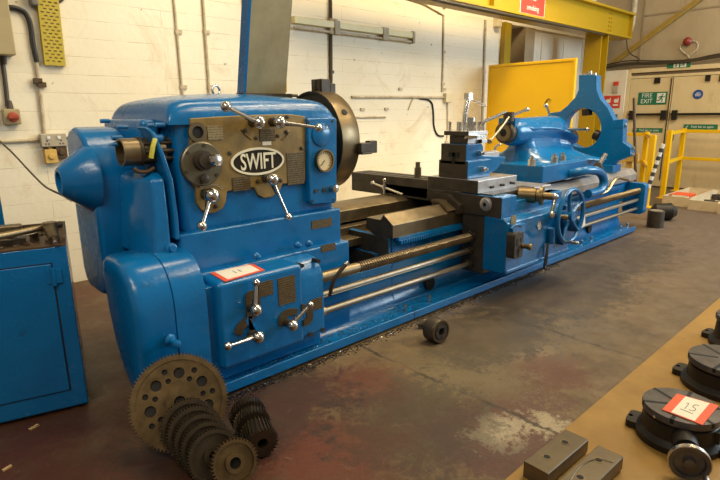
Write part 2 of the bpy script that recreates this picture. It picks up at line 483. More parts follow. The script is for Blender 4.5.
# ================================================================== THE SETTING
struct(MB().box(-2.5, 11.8, -2.5, 6.2, -.12, 0).build('floor', FLOOR))
struct(MB().box(-2.5, 8.39, 5.26, 5.5, 0, 4.3).box(8.39, 11.8, 5.26, 5.5, 2.95, 4.3).build('wall_back', BRICK))
struct(MB().box(8.39, 9.3, 5.62, 5.74, 0, 2.95).box(8.36, 8.39, 5.5, 5.74, 0, 2.95).build('wall_recess', M_gen('dark_recess_grey', (.06, .055, .05), .6)))  # recess walls coloured dark grey
struct(MB().box(8.88, 9.2, 5.24, 5.62, 0, 2.95).build('trim_1', M_gen('brown_post', (.38, .29, .17), .55, alt=(.22, .15, .08), scale=5.)))
w = MB().m(WPANEL).box(9.2, 11.6, 5.3, 5.42, 0, 2.95)
for x in (9.55, 10.4, 11.2): w.box(x, x + .03, 5.285, 5.3, 0.02, 2.9)
struct(w.build('door_3', None))
struct(MB().box(11.6, 11.8, -2.5, 5.26, 0, 4.3).build('wall_far', FARWALL))
# lower wall lining, door frame
struct(MB().box(11.52, 11.6, 4.47, 4.93, 0, 2.30).build('trim_2', WPANEL, bevel=.008))
f = MB().m(DOORM).box(11.54, 11.6, 4.40, 4.47, 0, 2.30).box(11.54, 11.6, 1.95, 4.40, 2.12, 2.17).box(11.57, 11.6, 1.95, 4.40, 2.17, 2.23)
f.box(11.53, 11.6, 1.95, 4.40, 2.23, 2.31)
struct(f.build('trim_3', None, bevel=.004))
struct(MB().m(M_gen('brown_gap', (.16, .11, .06), .6)).box(11.565, 11.57, 1.95, 4.40, 2.17, 2.23).build('trim_4', None))
for i, (y0, y1) in enumerate(((3.625, 4.395), (1.97, 3.61))):
    d = struct(MB().box(11.55, 11.6, y0, y1, .02, 2.115).build('door_%d' % (i + 1), DOORM, bevel=.004))
    b = MB().m(BLACKIRON).box(11.49, 11.515, y0 + .03, y1 - .03, 1.40, 1.445)
    for yy in (y1 - .1, y0 + .08): b.box(11.485, 11.55, yy - .04, yy + .05, 1.32, 1.50)
    b.build('push_bar', None, d, bevel=.004)
    c = MB().m(BLACKIRON).box(11.52, 11.55, y1 - .55 if i == 0 else 3.0, y1 - .45 if i == 0 else 3.08, 2.01, 2.115)
    if i: c.box(11.52, 11.55, 2.78, 2.86, 2.0, 2.115)
    c.build('closer_bracket', None, d)
    k = MB().m(DPIPE).box(11.535, 11.55, y0 + .01, y0 + .03, .15, 2.1) if i == 0 else MB().m(IRON).box(11.52, 11.55, y1 - .12, y1 - .03, .92, 1.05)
    k.build('cover_strip' if i == 0 else 'door_latch', None, d)
# cladding joints on the upper far wall
w = MB().m(M_gen('cladding_strip', (.30, .23, .14), .55))
w.box(11.585, 11.6, 4.28, 4.31, 2.4, 4.3).box(11.585, 11.6, 1.6, 4.28, 3.28, 3.31)
struct(w.build('trim_5', None))

# yellow crane beam along the back wall with its stanchion and brace
t = thing('crane_beam', (7.7, 4.5, 2.83), 'long yellow steel crane beam running high along the back wall', 'beam')
b = MB().m(YEL).box(3.6, 11.22, 4.40, 4.43, 2.88, 3.26); b.build('web_plate', None, t)
MB().m(YEL).box(3.6, 11.22, 4.33, 4.72, 2.845, 2.88).build('bottom_flange', None, t, bevel=.004)
MB().m(YEL).box(3.6, 11.22, 4.30, 4.72, 3.26, 3.30).build('top_flange', None, t, bevel=.004)
b = MB().m(YEL)
for z in (2.93, 3.0, 3.07, 3.14, 3.21):
    for dx in (0, .09): b.cyl((10.28 + dx, 4.385, z), (10.28 + dx, 4.4, z), .014, n=8)
b.build_each('bolt', t)
b = MB().m(YEL)
for x in (5.2, 6.5, 11.18): b.box(x, x + .03, 4.33, 4.40, 2.88, 3.26)
b.build_each('stiffener', t)
b = MB().m(DPIPE)
b.tube([(3.7, 4.34, 2.82), (6, 4.34, 2.81), (8.5, 4.34, 2.825), (10.0, 4.34, 2.82)], .018, smooth=2)
b.tube([(3.7, 4.37, 2.83), (6, 4.38, 2.80), (8.5, 4.37, 2.82), (10.0, 4.36, 2.83)], .012, smooth=2)
tag(b.build('cable_run', None), 'dark cables clipped along the underside of the yellow beam', 'cables')
t = thing('stanchion', (10.15, 4.5, 0), 'yellow steel column standing under the end of the crane beam', 'column')
MB().m(YEL).box(9.95, 9.975, 4.36, 4.66, 0.02, 2.845).box(10.225, 10.25, 4.36, 4.66, .02, 2.845).box(9.975, 10.225, 4.50, 4.52, .02, 2.845).build('shaft', None, t)
MB().m(YEL).box(9.85, 10.35, 4.25, 4.75, 0, .02).build('base_plate', None, t)
a, c = V((11.565, 4.88, 2.40)), V((11.565, 2.98, 3.72))
mt = basis(a, c - a, (1, 0, 0))
L = (c - a).length
tag(MB().box(-.035, .035, -.05, -.038, 0, L, mt).box(.023, .035, -.05, .05, 0, L, mt).build('diagonal_brace', OCHRE), 'yellow angle-iron brace rising diagonally across the far wall', 'brace')
tag(MB().m(YEL).box(11.2, 11.24, 4.86, 4.93, 0, 2.85).build('slim_post', None), 'slim yellow steel post in the far corner of the shop', 'post')
tag(MB().m(YEL).box(8.12, 8.2, 5.17, 5.255, 0, 2.95).box(8.24, 8.36, 5.2, 5.255, 0, 2.95).build('door_rail', None), 'narrow yellow upright on the back wall beside the dark recess', 'post')
tag(MB().m(PIPE).tube([(11.5, 4.45, 4.0), (11.5, 4.45, 3.1), (11.5, 4.52, 2.98), (11.5, 4.75, 2.95)], .05, smooth=2).build('down_pipe', None), 'pale downpipe dropping past the end of the crane beam', 'pipe')
b = MB().m(DPIPE)
for i, dz in enumerate((0, .03, .06, .02)):
    b.tube([(11.5 - .01 * i, 4.95, 2.35 + dz), (11.5, 4.5, 2.40 + dz * 1.4), (11.5, 4.0, 2.37 + dz), (11.5, 3.4, 2.36 + dz * .5), (11.5, 2.9, 2.42 + dz), (11.5, 2.0, 2.46 + dz)], .014, smooth=2)
b.tube([(11.5, 4.55, 2.9), (11.5, 4.48, 2.6), (11.5, 4.2, 2.48), (11.5, 4.4, 2.38)], .012, smooth=2)
tag(b.build('cable_bundle', None), 'sagging bundle of dark cables above the fire exit doors', 'cables')
# alarm bell
t = thing('alarm_sounder', (11.6, 3.46, 2.73), 'red alarm sounder on the far wall above the doors', 'alarm')
MB().m(M_gen('dull_red', (.26, .03, .018), .45)).lathe([(0, .07), (.04, .075), (.07, .05), (.09, .02)], (11.59, 3.46, 2.74), (-1, 0, 0), 20).build('bell', None, t)
b = MB().m(PIPE).tube([(11.585, 3.40, 2.74), (11.57, 3.30, 2.73), (11.57, 3.27, 2.6), (11.57, 3.36, 2.52), (11.57, 3.42, 2.44)], .010, smooth=2)
b.tube([(11.585, 3.52, 2.74), (11.57, 3.60, 2.66), (11.57, 3.52, 2.56), (11.57, 3.43, 2.5), (11.57, 3.40, 2.44)], .010, smooth=2)
b.build('lead', None, t)

# ------------------------------------------------------------------ signs
def xsign(name, label, x, yc, zc, w, h, mat, fill):
    t = thing(name, (x, yc, zc), label, 'sign')
    MB().m(mat).box(x - .006, x, yc - w / 2, yc + w / 2, zc - h / 2, zc + h / 2).build('board', None, t)
    mk = MB(); fill(mk); mk.build('lettering', None, t)
    return t
def man(mb, x, y, z, s):          # running figure, drawn to the right of the lettering
    q = lambda u, v: V((x, y - u * s, z + v * s))
    mb.cyl(q(.16, .40) , q(.16, .40) + V((-.002, 0, 0)), .085 * s, n=14)
    for (a, b2, r) in (((.10, .28), (-.02, -.02), .085), ((.08, .26), (-.2, .14), .05), ((-.2, .14), (-.26, 0), .045), ((.1, .24), (.28, .1), .05), ((.28, .1), (.4, .2), .045),
                       ((0, 0), (.18, -.14), .06), ((.18, -.14), (.12, -.42), .055), ((-.03, 0), (-.14, -.24), .06), ((-.14, -.24), (-.42, -.28), .055)):
        mb.tube([q(*a), q(*b2)], r * s, n=8)
def fire(mb):
    mb.m(SWHITE)
    text_mesh(mb, 'FIRE', onface_x(11.542, 4.055, 1.785), .12, .001, .9)
    text_mesh(mb, 'EXIT', onface_x(11.542, 4.055, 1.675), .12, .001, .9)
    mb.box(11.5415, 11.543, 3.72, 3.87, 1.645, 1.825)
    mb.m(GREEN); man(mb, 11.541, 3.795, 1.73, .16)
xsign('fire_exit_sign', 'green FIRE EXIT sign with running figure on the left door leaf', 11.549, 3.955, 1.73, .53, .24, GREEN, fire)
def push(y, z):
    def g(mb):
        mb.m(SWHITE); text_mesh(mb, 'Push bar to open', onface_x(11.542, y - .03, z), .062, .001, .85)
        mb.tube([(11.542, y + .25, z), (11.542, y + .235, z - .018), (11.542, y + .205, z + .02)], .006, n=6)
    return g
xsign('push_bar_sign', 'narrow green push bar sign low on the left door leaf', 11.549, 3.98, 1.115, .56, .085, GREEN, push(3.98, 1.115))
xsign('push_bar_sign', 'narrow green push bar sign on the right door leaf below the blue disc', 11.549, 3.06, 1.19, .56, .09, GREEN, push(3.06, 1.19))
t = thing('fire_door_sign', (11.549, 3.17, 1.78), 'round blue sign on the right door leaf', 'sign')
MB().m(SBLUE).cyl((11.549, 3.17, 1.78), (11.544, 3.17, 1.78), .085, n=28).build('board', None, t)
mk = MB().m(SWHITE)
for zz, ww in ((1.805, .035), (1.78, .05), (1.755, .04)):
    for k in range(4): mk.box(11.5425, 11.544, 3.17 - ww + k * ww * .52, 3.17 - ww + k * ww * .52 + ww * .38, zz - .007, zz + .007)
mk.build('lettering', None, t)
def exl(mb):
    mb.m(SWHITE); mb.box(11.5215, 11.523, 3.545, 3.635, 2.285, 2.395); mb.box(11.5215, 11.523, 3.42, 3.52, 2.285, 2.395)
    mb.m(GREEN); man(mb, 11.521, 3.47, 2.34, .1)
    mb.tube([(11.521, 3.59, 2.38), (11.521, 3.59, 2.30)], .008, n=6); mb.tube([(11.521, 3.61, 2.32), (11.521, 3.59, 2.30), (11.521, 3.57, 2.32)], .007, n=6)
xsign('exit_light_sign', 'small green pictogram sign on the door header', 11.53, 3.55, 2.34, .4, .13, GREEN, exl)
def fap(mb):
    mb.m(SWHITE)
    for y in (4.80, 4.64):
        mb.box(11.5115, 11.513, y - .05, y + .05, 1.60, 1.63); mb.cyl((11.513, y, 1.7), (11.511, y, 1.7), .04, n=12)
        mb.box(11.5115, 11.513, y - .055, y - .035, 1.66, 1.76)
xsign('fire_point_sign', 'red fire point sign with two white pictograms on the white panel', 11.519, 4.72, 1.68, .34, .25, REDP, fap)
t = thing('call_point', (11.519, 4.66, 1.96), 'small grey call point with red top above the fire point sign', 'switch')
MB().m(GREYPLASTIC).box(11.48, 11.5225, 4.61, 4.71, 1.86, 2.0).build('case', None, t, bevel=.004)
MB().m(REDP).box(11.478, 11.5225, 4.61, 4.71, 2.0, 2.08).build('cap', None, t, bevel=.004)
tag(MB().m(IRON).box(11.48, 11.5225, 4.58, 4.70, 1.30, 1.43).build('key_box', None, bevel=.006), 'small dark box on the white panel under the fire point sign', 'box')
# no smoking sign hung on the beam web
t = thing('no_smoking_sign', (7.85, 4.395, 3.0), 'red No smoking sign fixed to the yellow crane beam', 'sign')
p0 = ay(520, 13, 4.395); p1 = ay(543.5, 14, 4.395)
x0, x1, z0 = p0.x, p1.x, p0.z + .015
MB().m(SWHITE).box(x0 - .015, x1 + .015, 4.389, 4.398, z0 - .015, z0 + .29).build('border', None, t)
MB().m(REDP).box(x0, x1, 4.386, 4.389, z0, z0 + .275).build('board', None, t)
mk = MB().m(SWHITE)
text_mesh(mk, 'No', onface_y((x0 + x1) / 2, 4.3855, z0 + .225), .12, .001, 1.1)
text_mesh(mk, 'smoking', onface_y((x0 + x1) / 2, 4.3855, z0 + .085), .105, .001, 1.0)
mk.build('lettering', None, t)

# ------------------------------------------------------------------ services on the back wall
WY = 5.26
def wtube(pts, r, mat, smooth=0, off=.0, n=8):
    return MB().m(mat).tube([(lambda p: (p.x, WY - r - off + .003, p.z))(ay(x, y, WY - .02)) for x, y in pts], r, n, smooth)
c = thing('electrical_enclosure', ay(4, 40, WY), 'beige electrical enclosure at the top left of the brick wall', 'enclosure')
p = ay(12.5, 57, WY)
MB().m(BEIGE).box(p.x - .5, p.x, WY - .16, WY, p.z, p.z + .75).build('case', None, c, bevel=.01)
MB().m(BEIGE).box(p.x - .46, p.x - .10, WY - .175, WY - .16, p.z + .12, p.z + .7).build('door', None, c, bevel=.006)
tag(wtube([(3, 7), (18, 8), (27, 14), (31, 26), (33, 45), (37, 62)], .021, BLACK, 2).build('conduit', None), 'dark curved conduit bending down from the beige enclosure', 'conduit')
c = thing('conduit', ay(41, 95, WY), 'thin pale conduit dropping from the dark bend to the double socket', 'conduit')
wtube([(36, 58), (40, 90), (45, 134)], .016, PIPE).build('tube', None, c)
b = MB().m(TINT)
for q in ((37, 81), (41, 85)):
    p = ay(q[0], q[1], WY); b.box(p.x - .03, p.x + .03, WY - .05, WY, p.z - .02, p.z + .02)
b.build_each('saddle_clip', c)
b = wtube([(2, 56), (4, 70), (6, 86), (8, 107)], .017, DPIPE, 1)
p = ay(8, 103, WY); b.lathe([(0, .018), (.09, .03), (.13, .035)], (p.x, WY - .05, p.z + .02), (0, 0, -1), 14)
p = ay(3, 62, WY); b.lathe([(0, .018), (.06, .026), (.1, .026)], (p.x, WY - .03, p.z - .02), (0, 0, 1), 14)
tag(b.build('gland_cable', None), 'short dark cable with glands above the red isolator', 'cable')
p = ay(10.5, 117, WY)
c = thing('isolator_switch', (p.x, WY, p.z), 'beige isolator box with a round red knob on the brick wall', 'switch')
MB().m(BEIGE).box(p.x - .06, p.x + .06, WY - .08, WY, p.z - .06, p.z + .065).build('case', None, c, bevel=.01)
b = MB().m(M_gen('faded_red', (.38, .06, .025), .5)).lathe([(0, .04), (.02, .038), (.025, .024)], (p.x + .005, WY - .08, p.z), (0, -1, 0), 22); b.box(p.x - .03, p.x + .038, WY - .12, WY - .10, p.z - .012, p.z + .012)
b.build('knob', None, c)
# perforated yellow tray
q0, q1 = ay(55.5, 65.5, WY - .05), ay(46.5, -14, WY - .05)
mt = basis((q0.x, WY - .05, q0.z), (q1.x - q0.x, 0, q1.z - q0.z), (1, 0, 0))
holes = []
for i in range(34):
    for j in range(3):
        hx = -.043 + j * .043 + (.0105 if i % 2 else -.0105); hz = .035 + i * .0275
        holes.append([(hx - .0125, hz - .005), (hx + .0125, hz - .005), (hx + .0125, hz + .005), (hx - .0125, hz + .005)])
b = MB().m(YTRAY)
R2 = mt @ Matrix.Rotation(-PI / 2, 4, 'X') @ Matrix.Rotation(PI / 2, 4, 'X')
b.prism([(-.075, 0), (.075, 0), (.075, .98), (-.075, .98)], 'y', .0, .003, holes, mtx=R2)
b.box(-.08, -.075, 0, .053, 0, .98, R2).box(.075, .08, 0, .053, 0, .98, R2)
o = b.build('cable_tray', None)
tag(o, 'yellow perforated cable tray hanging on the upper brick wall', 'cable tray')
la, lb = ay(27.5, 0, WY), ay(36.5, 8, WY)
tag(MB().m(M_gen('grey_lamp_metal', (.16, .14, .12), .5)).box(la.x, lb.x, WY - .1, WY + .002, lb.z, lb.z + .25).build('lamp_head', None, bevel=.018), 'grey lamp head at the top edge beside the yellow cable tray', 'lamp')
tag(wtube([(45, -3), (52, 3), (60, 2), (66, -4)], .012, DPIPE, 2).build('cable_loop', None), 'small dark cable loop over the yellow cable tray', 'cable')
# socket and junction boxes
p = ay(52, 140, WY)
c = thing('double_socket', (p.x, WY, p.z), 'grimy double power socket at the foot of the thin conduit', 'socket')
MB().m(GREYPLASTIC).box(p.x - .10, p.x + .10, WY - .07, WY, p.z - .055, p.z + .055).build('case', None, c, bevel=.008)
b = MB().m(SWHITE)
for dx in (-.04, .04): b.box(p.x + dx - .012, p.x + dx + .012, WY - .078, WY - .07, p.z + .01, p.z + .035)
b.build_each('rocker', c)
b = MB().m(INK)
for dx in (-.055, .055):
    for (u, v2) in ((0, -.005), (-.012, -.03), (.012, -.03)): b.box(p.x + dx + u - .005, p.x + dx + u + .005, WY - .0725, WY - .069, p.z + v2 - .006, p.z + v2 + .006)
b.build('pin_hole', None, c)
for (px, py, mat, lab, w) in ((50, 156, PLYY, 'ochre junction box hanging under the double socket', .05), (60, 152, TINT, 'rusty brown junction box under the right end of the socket', .045)):
    p = ay(px, py, WY); b = MB().m(mat).box(p.x - w, p.x + w, WY - .06, WY + .003, p.z - .06, p.z + .06)
    b.cyl((p.x, WY - .06, p.z), (p.x, WY - .075, p.z), .025, n=14)
    b.box(p.x - .015, p.x + .015, WY - .04, WY - .01, p.z + .05, p.z + .1)
    tag(b.build('junction_box', None, bevel=.006), lab, 'junction box', 'junction boxes by the socket')
tag(wtube([(-8, 141.5), (20, 141), (42, 139.5)], .016, PIPE).build('conduit', None), 'horizontal pale conduit running into the left side of the socket', 'conduit')
tag(wtube([(62, 138.5), (100, 136), (130, 134)], .014, DPIPE).build('conduit', None), 'dark horizontal conduit from the socket towards the headstock', 'conduit')
for (pts, r, mat, lab) in ((((174, -5), (178, 40), (183, 95), (186, 130)), .013, PIPE, 'thin vertical wall conduit left of the ring bolt'),
                           (((203, -5), (206, 40), (210, 95)), .015, PIPE, 'vertical wall conduit rising behind the headstock ring bolt'),
                           (((243, -5), (246, 60), (248, 95)), .013, PIPE, 'vertical wall conduit just left of the raised guard'),
                           (((330.5, -5), (331, 80), (330, 100)), .022, DPIPE, 'dark vertical conduit rising above the big chuck'),
                           (((444, 15), (443.5, 60), (442.5, 92)), .016, PIPE, 'pale vertical conduit above the wall junction box'),
                           (((485.5, 20), (484, 80), (482, 130)), .022, PIPE, 'pale vertical conduit left of the yellow guard screen'),
                           (((352, 97), (400, 97), (444, 97.5)), .018, PIPE, 'horizontal pale conduit ending at the wall junction box'),
                           (((407, -2), (425, 4), (444, 15)), .012, PIPE, 'thin lead sloping below the crane beam'),
                           (((340, 117), (362, 117.3), (386, 117)), .013, PIPE, 'short pale conduit stub on the wall right of the chuck'),
                           (((448, 100), (448, 130), (446, 150)), .012, PIPE, 'thin conduit dropping below the wall junction box')):
    b = wtube(pts, r, mat)
    for k in (1, 2) if len(pts) > 2 else ():
        p = ay(pts[k][0], pts[k][1] - 8, WY); b.box(p.x - .035, p.x + .035, WY - .02, WY, p.z - .018, p.z + .018)
    tag(b.build('conduit', None), lab, 'conduit')
p = ay(331, 27, WY)
tag(MB().m(BEIGE).box(p.x - .06, p.x + .06, WY - .06, WY + .003, p.z - .09, p.z + .09).build('junction_box', None, bevel=.008), 'brown conduit box in front of the strip light', 'junction box')
p = ay(446, 98, WY)
tag(MB().m(CREAM).box(p.x - .07, p.x + .07, WY - .06, WY + .003, p.z - .07, p.z + .07).build('junction_box', None, bevel=.008), 'cream junction box where the wall conduits meet', 'junction box')
tag(wtube([(414, 98), (411, 104), (409, 110)], .012, PIPE, 1).build('flex_lead', None), 'short flex hanging from the horizontal wall conduit', 'cable')
tag(wtube([(420, 98.5), (432, 100), (434, 112), (434, 127), (438, 136), (444, 136)], .014, BLACK, 2).build('flex_lead', None), 'black flex looping down the wall behind the tool post', 'cable')
# strip light on the wall
pL, pR = ay(291, 21, WY), ay(411, 37, WY)
c = thing('strip_light', ((pL.x + pR.x) / 2, WY, pL.z), 'long cream strip light batten on the upper back wall', 'light fitting')
MB().m(STRIP).box(pL.x, pR.x, WY - .07, WY, pL.z - .03, pL.z + .05).build('batten', None, c, bevel=.01)
MB().m(PIPE).tube([(pL.x, WY - .05, pL.z - .075), (pR.x - .05, WY - .05, pL.z - .075)], .016).build('tube', None, c)
b = MB().m(BEIGE)
for x, k in ((ay(333.5, 27, WY).x, .04), (ay(382, 33, WY).x, .05), (pR.x - .02, .02)): b.box(x - k, x + k, WY - .08, WY, pL.z - .095, pL.z + .06)
b.build_each('end_cap', c)
p = ay(484, 24, WY)
tag(MB().m(CREAM).box(p.x + .25, p.x + .40, WY - .08, WY + .003, p.z - .02, p.z + .12).build('junction_box', None, bevel=.008), 'small cream box at the top of the wall beside the yellow upright', 'junction box')

# ------------------------------------------------------------------ guard screen, timber, barriers and trays at the tail end
x = 7.65
yL, yR, zt = 5.1, 3.72, 2.2
c = thing('guard_screen', (x, 4.4, 0), 'large plain yellow guard screen standing behind the tailstock', 'screen')
MB().m(YEL2).box(x, x + .02, yR, yL, .25, zt).build('sheet', None, c)
b = MB().m(YEL2).box(x - .015, x + .035, yR - .04, yR, 0, zt + .04).box(x - .015, x + .035, yL, yL + .04, 0, zt + .04).box(x - .015, x + .035, yR, yL, zt, zt + .04)
b.box(x - .015, x + .035, yR, yL, .21, .25)
b.build('frame', None, c, bevel=.006)
b = MB().m(BRASS).tube([(x - .01, 4.12, 1.63), (x - .02, 4.05, 1.70), (x - .02, 4.02, 1.66)], .008, smooth=1)
b.build('hook', None, c)
c = thing('timber_pallet', (10.2, 4.3, 0), 'yellow timber boards stacked behind the end of the lathe', 'boards')
for k, (y0, y1, z0, z1) in enumerate(((3.35, 4.5, .66, .80), (3.35, 4.5, .30, .44), (3.35, 4.5, .06, .2))):
    MB().m(PLYY).box(9.45, 9.49, y0, y1, z0, z1).build('board', None, c, bevel=.004)
b = MB().m(PLYY)
for y in (3.45, 3.9, 4.35): b.box(9.49, 9.6, y, y + .1, 0, .86)
b.build_each('bearer', c, bevel=.004)

def bar(mb, a, b2, s=.03):
    a, b2 = V(a), V(b2); d = b2 - a
    mt = basis(a, d, (0, 1, 0) if abs(d.normalized().y) < .9 else (1, 0, 0))
    return mb.box(-s, s, -s, s, 0, d.length, mt)
def barrier(label, posts, rails, zt, zm):
    c = thing('safety_barrier', (posts[0][0], posts[0][1], 0), label, 'barrier', 'yellow safety barriers')
    for (x, y) in posts:
        b = bar(MB().m(YEL2), (x, y, 0), (x, y, zt), .038); b.build('post', None, c, bevel=.005)
        MB().m(YEL2).box(x - .08, x + .08, y - .08, y + .08, 0, .012).build('foot_plate', None, c)
    for (a, b2) in rails:
        for z in (zt - .05, zm):
            bar(MB().m(YEL2), (a[0], a[1], z), (b2[0], b2[1], z), .028).build('rail', None, c, bevel=.004)
    return c
A, B, Cc = (10.15, 3.13), (11.25, 3.24), (11.25, 1.9)
barrier('yellow safety barrier in front of the right door leaf with trays at its foot', (A, B, Cc), ((A, B), (B, Cc)), 1.17, .62)
A, B, Cc = (9.0, 3.0), (10.3, 3.55), (10.3, 4.2)
barrier('yellow safety barrier between the lathe end and the left door leaf', (A, B), ((A, B), (B, Cc)), 1.13, .6)
p0, p1 = V((8.93, 2.97, .32)), V((8.93, 2.83, 1.0))
b = MB()
d = (p1 - p0)
for k in range(11):
    b.m(INK if k % 2 else SWHITE); b.cyl(p0 + d * (k / 11), p0 + d * ((k + 1) / 11), .03, n=10)
tag(b.build('striped_tape', None), 'black and white striped tape hanging down the barrier post', 'tape')
tag(MB().m(TINT).cyl(ax(635.5, 182, 9.3), ax(634, 98, 9.3), .022, n=10).build('steel_rod', None), 'slim brown steel rod standing upright behind the lathe end', 'rod')

def tray(x0, x1, y0, y1, h, label):
    c = thing('parts_tray', ((x0 + x1) / 2, (y0 + y1) / 2, 0), label, 'tray', 'shallow trays on the floor by the barrier')
    MB().m(PALE).box(x0, x1, y0, y1, 0, .02).build('tray_bottom', None, c)
    t_ = .02
    for bx in ((x0, x0 + t_, y0, y1), (x1 - t_, x1, y0, y1), (x0 + t_, x1 - t_, y0, y0 + t_), (x0 + t_, x1 - t_, y1 - t_, y1)):
        MB().m(PALE).box(*bx, .02, h).build('side', None, c)
tray(9.42, 10.75, 2.49, 2.90, .15, 'pale shallow tray holding a red and white box beside the barrier')
tray(9.22, 10.75, 2.07, 2.47, .15, 'pale shallow tray of loose tools, second from the barrier post')
tray(9.1, 10.7, 1.6, 2.05, .15, 'pale shallow tray cut off by the right edge of the view')
c = thing('card_box', (9.8, 2.7, .02), 'red box with a white front lying in the nearest tray', 'box')
MB().m(REDC).box(9.62, 9.92, 2.56, 2.84, .02, .165).build('carton', None, c, bevel=.006)
MB().m(CARD).box(9.612, 9.62, 2.575, 2.825, .03, .15).build('front_label', None, c)
for k, (x, y, a, l, lab) in enumerate(((9.6, 2.25, .5, .3, 'dark steel tool lying at the front of the second tray'), (10.0, 2.2, -.4, .4, 'long dark tool lying across the middle of the second tray'), (10.4, 2.3, 1.2, .25, 'short dark tool at the back of the second tray'), (9.7, 1.85, .2, .4, 'dark tool in the tray at the right edge'))):
    mt = Matrix.Translation((x, y, .02)) @ Matrix.Rotation(a, 4, 'Z')
    b = MB().m(IRON).box(-l / 2, l / 2, -.03, .03, 0, .05, mt).box(l / 2 - .08, l / 2, -.07, .07, 0, .09, mt)
    tag(b.build('hand_tool', None, bevel=.006), lab, 'tool', 'tools in the trays')
tag(MB().m(GREYPLASTIC).box(11.0, 11.06, 2.13, 2.22, 0, .09).m(IRON).box(10.9, 11.1, 1.75, 2.22, 0.09, .42).m(SWHITE).box(10.895, 10.9, 2.05, 2.2, .14, .36).build('grey_case', None), 'dark grey case with a pale panel at the right edge by the doors', 'case')

# steel blank and offcut beyond the tail end
c = thing('steel_blank', (7.55, 2.28, 0), 'round steel blank standing on the floor off the end of the lathe', 'blank')
MB().m(IRON).cyl((7.50, 2.36, 0), (7.50, 2.36, .22), .10, n=28).build('body', None, c, bevel=.006)
MB().m(GREYSTEEL).cyl((7.50, 2.36, .22), (7.50, 2.36, .223), .075, n=28).build('top_face', None, c)
tag(MB().m(BLACKIRON).lathe([(0, .05), (.04, .11), (.25, .12), (.32, .06)], (7.98, 2.58, .12), (.6, -.8, 0), 20).build('dark_casting', None), 'black rounded casting lying behind the steel blank', 'casting')
# ================================================================== THE LATHE
LA = thing('engine_lathe', (4, 3, 0), 'huge blue engine lathe with a bronze gear panel, long bed and dark chuck', 'lathe')
SY, SZ = 3.1, 1.31                      # spindle axis

# ---- bed
bed = MB().m(BLUE)
low = [(2.42, .018), (2.42, .078), (2.437, .078), (2.455, .055), (2.56, .055), (2.62, .10), (2.65, .17)]
def bedprof(top): return low + [(2.65, top), (2.77, top), (2.77, .12), (2.60, .018)]
bed.prism(bedprof(.62), 'x', 2.78, 7.0)
bed.prism(bedprof(.40), 'x', 1.15, 2.78)
bed.prism([(2.65, .62), (2.77, .62), (3.4, .62), (3.4, .40), (2.65, .36)], 'x', 7.0, 7.3)
bed.prism([(3.36, .018), (3.36, .64), (3.5, .64), (3.5, .1), (3.7, .05), (3.7, .018)], 'x', 1.15, 7.0)
bed.box(1.15, 7.0, 2.6, 3.4, .018, .09)
for x in (2.72, 3.6, 4.6, 5.6, 6.6, 6.92): bed.box(x, x + .06, 2.77, 3.36, .09, .46 if x < 2.75 else .6)
bed.box(2.75, 2.80, 2.66, 3.36, .09, .6)
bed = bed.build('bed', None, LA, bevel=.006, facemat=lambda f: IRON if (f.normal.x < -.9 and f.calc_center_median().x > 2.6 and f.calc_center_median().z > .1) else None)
b = MB().m(HOLE)
for (px, py, r) in ((431.5, 284, .055), (591, 229, .05)):
    p = ay(px, py, 2.60); b.lathe([(0, r), (.05, r)], (p.x, 2.66, p.z), (0, -1, 0), 26)
b.build_each('core_hole', bed)
b = MB().m(STEEL)
for (px, py) in ((405, 312), (429, 303), (581, 247), (591, 243), (620, 232), (627, 229)):
    p = ay(px, py, 2.52); b.cyl((p.x, 2.52, .052), (p.x, 2.52, .11), .012, n=8); b.cyl((p.x, 2.52, .085), (p.x, 2.52, .10), .02, n=6)
b.build_each('holding_stud', bed)
b = MB().m(IRON)
for x in (1.6, 2.4, 3.3, 4.35, 5.3, 6.2, 6.9): b.box(x - .07, x + .07, 2.44, 2.6, 0, .02)
for x in (1.6, 4.35, 6.9): b.box(x - .07, x + .07, 3.5, 3.66, 0, .02)
b.build_each('levelling_pad', bed)
ways = MB().m(WORN)
ways.prism([(2.615, .60), (2.615, .70), (2.71, .77), (2.745, .725), (2.90, .725), (2.90, .64), (2.82, .60)], 'x', 2.75, 3.9)
ways.prism([(3.18, .64), (3.18, .735), (3.24, .765), (3.46, .765), (3.46, .64)], 'x', 2.3, 3.9)
for q in ((2.95, 3.1, .50, .56), (3.1, 3.2, .56, .62)): ways.box(2.3, 3.9, *q)
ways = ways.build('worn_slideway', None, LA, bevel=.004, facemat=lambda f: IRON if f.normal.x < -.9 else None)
ways['label'] = 'brown worn front length of the bed slideways'
b = MB().m(GREYSTEEL)  # same metal as the near length, coloured lighter for reflected cool light
b.prism([(2.60, .62), (2.60, .70), (2.66, .765), (2.92, .765), (2.92, .64), (2.82, .62)], 'x', 3.9, 7.35)
b.prism([(3.18, .64), (3.18, .735), (3.24, .765), (3.46, .765), (3.46, .64)], 'x', 3.9, 7.35)
b = b.build('cool_lit_slideway', None, LA, bevel=.004); b['label'] = 'far length of the bed slideways, coloured pale grey for reflected cool light'
b = MB().m(BLUE).box(2.80, 6.95, 2.598, 2.65, .575, .60)
n = 150
for k in range(n):
    x = 2.82 + k * 4.1 / n; b.box(x, x + .016, 2.592, 2.64, .548, .576)
b.build('feed_rack', None, LA)

RODM = M_gen('oily_rod_steel', (.33, .28, .21), .42, .9, alt=(.2, .16, .11), scale=9.)
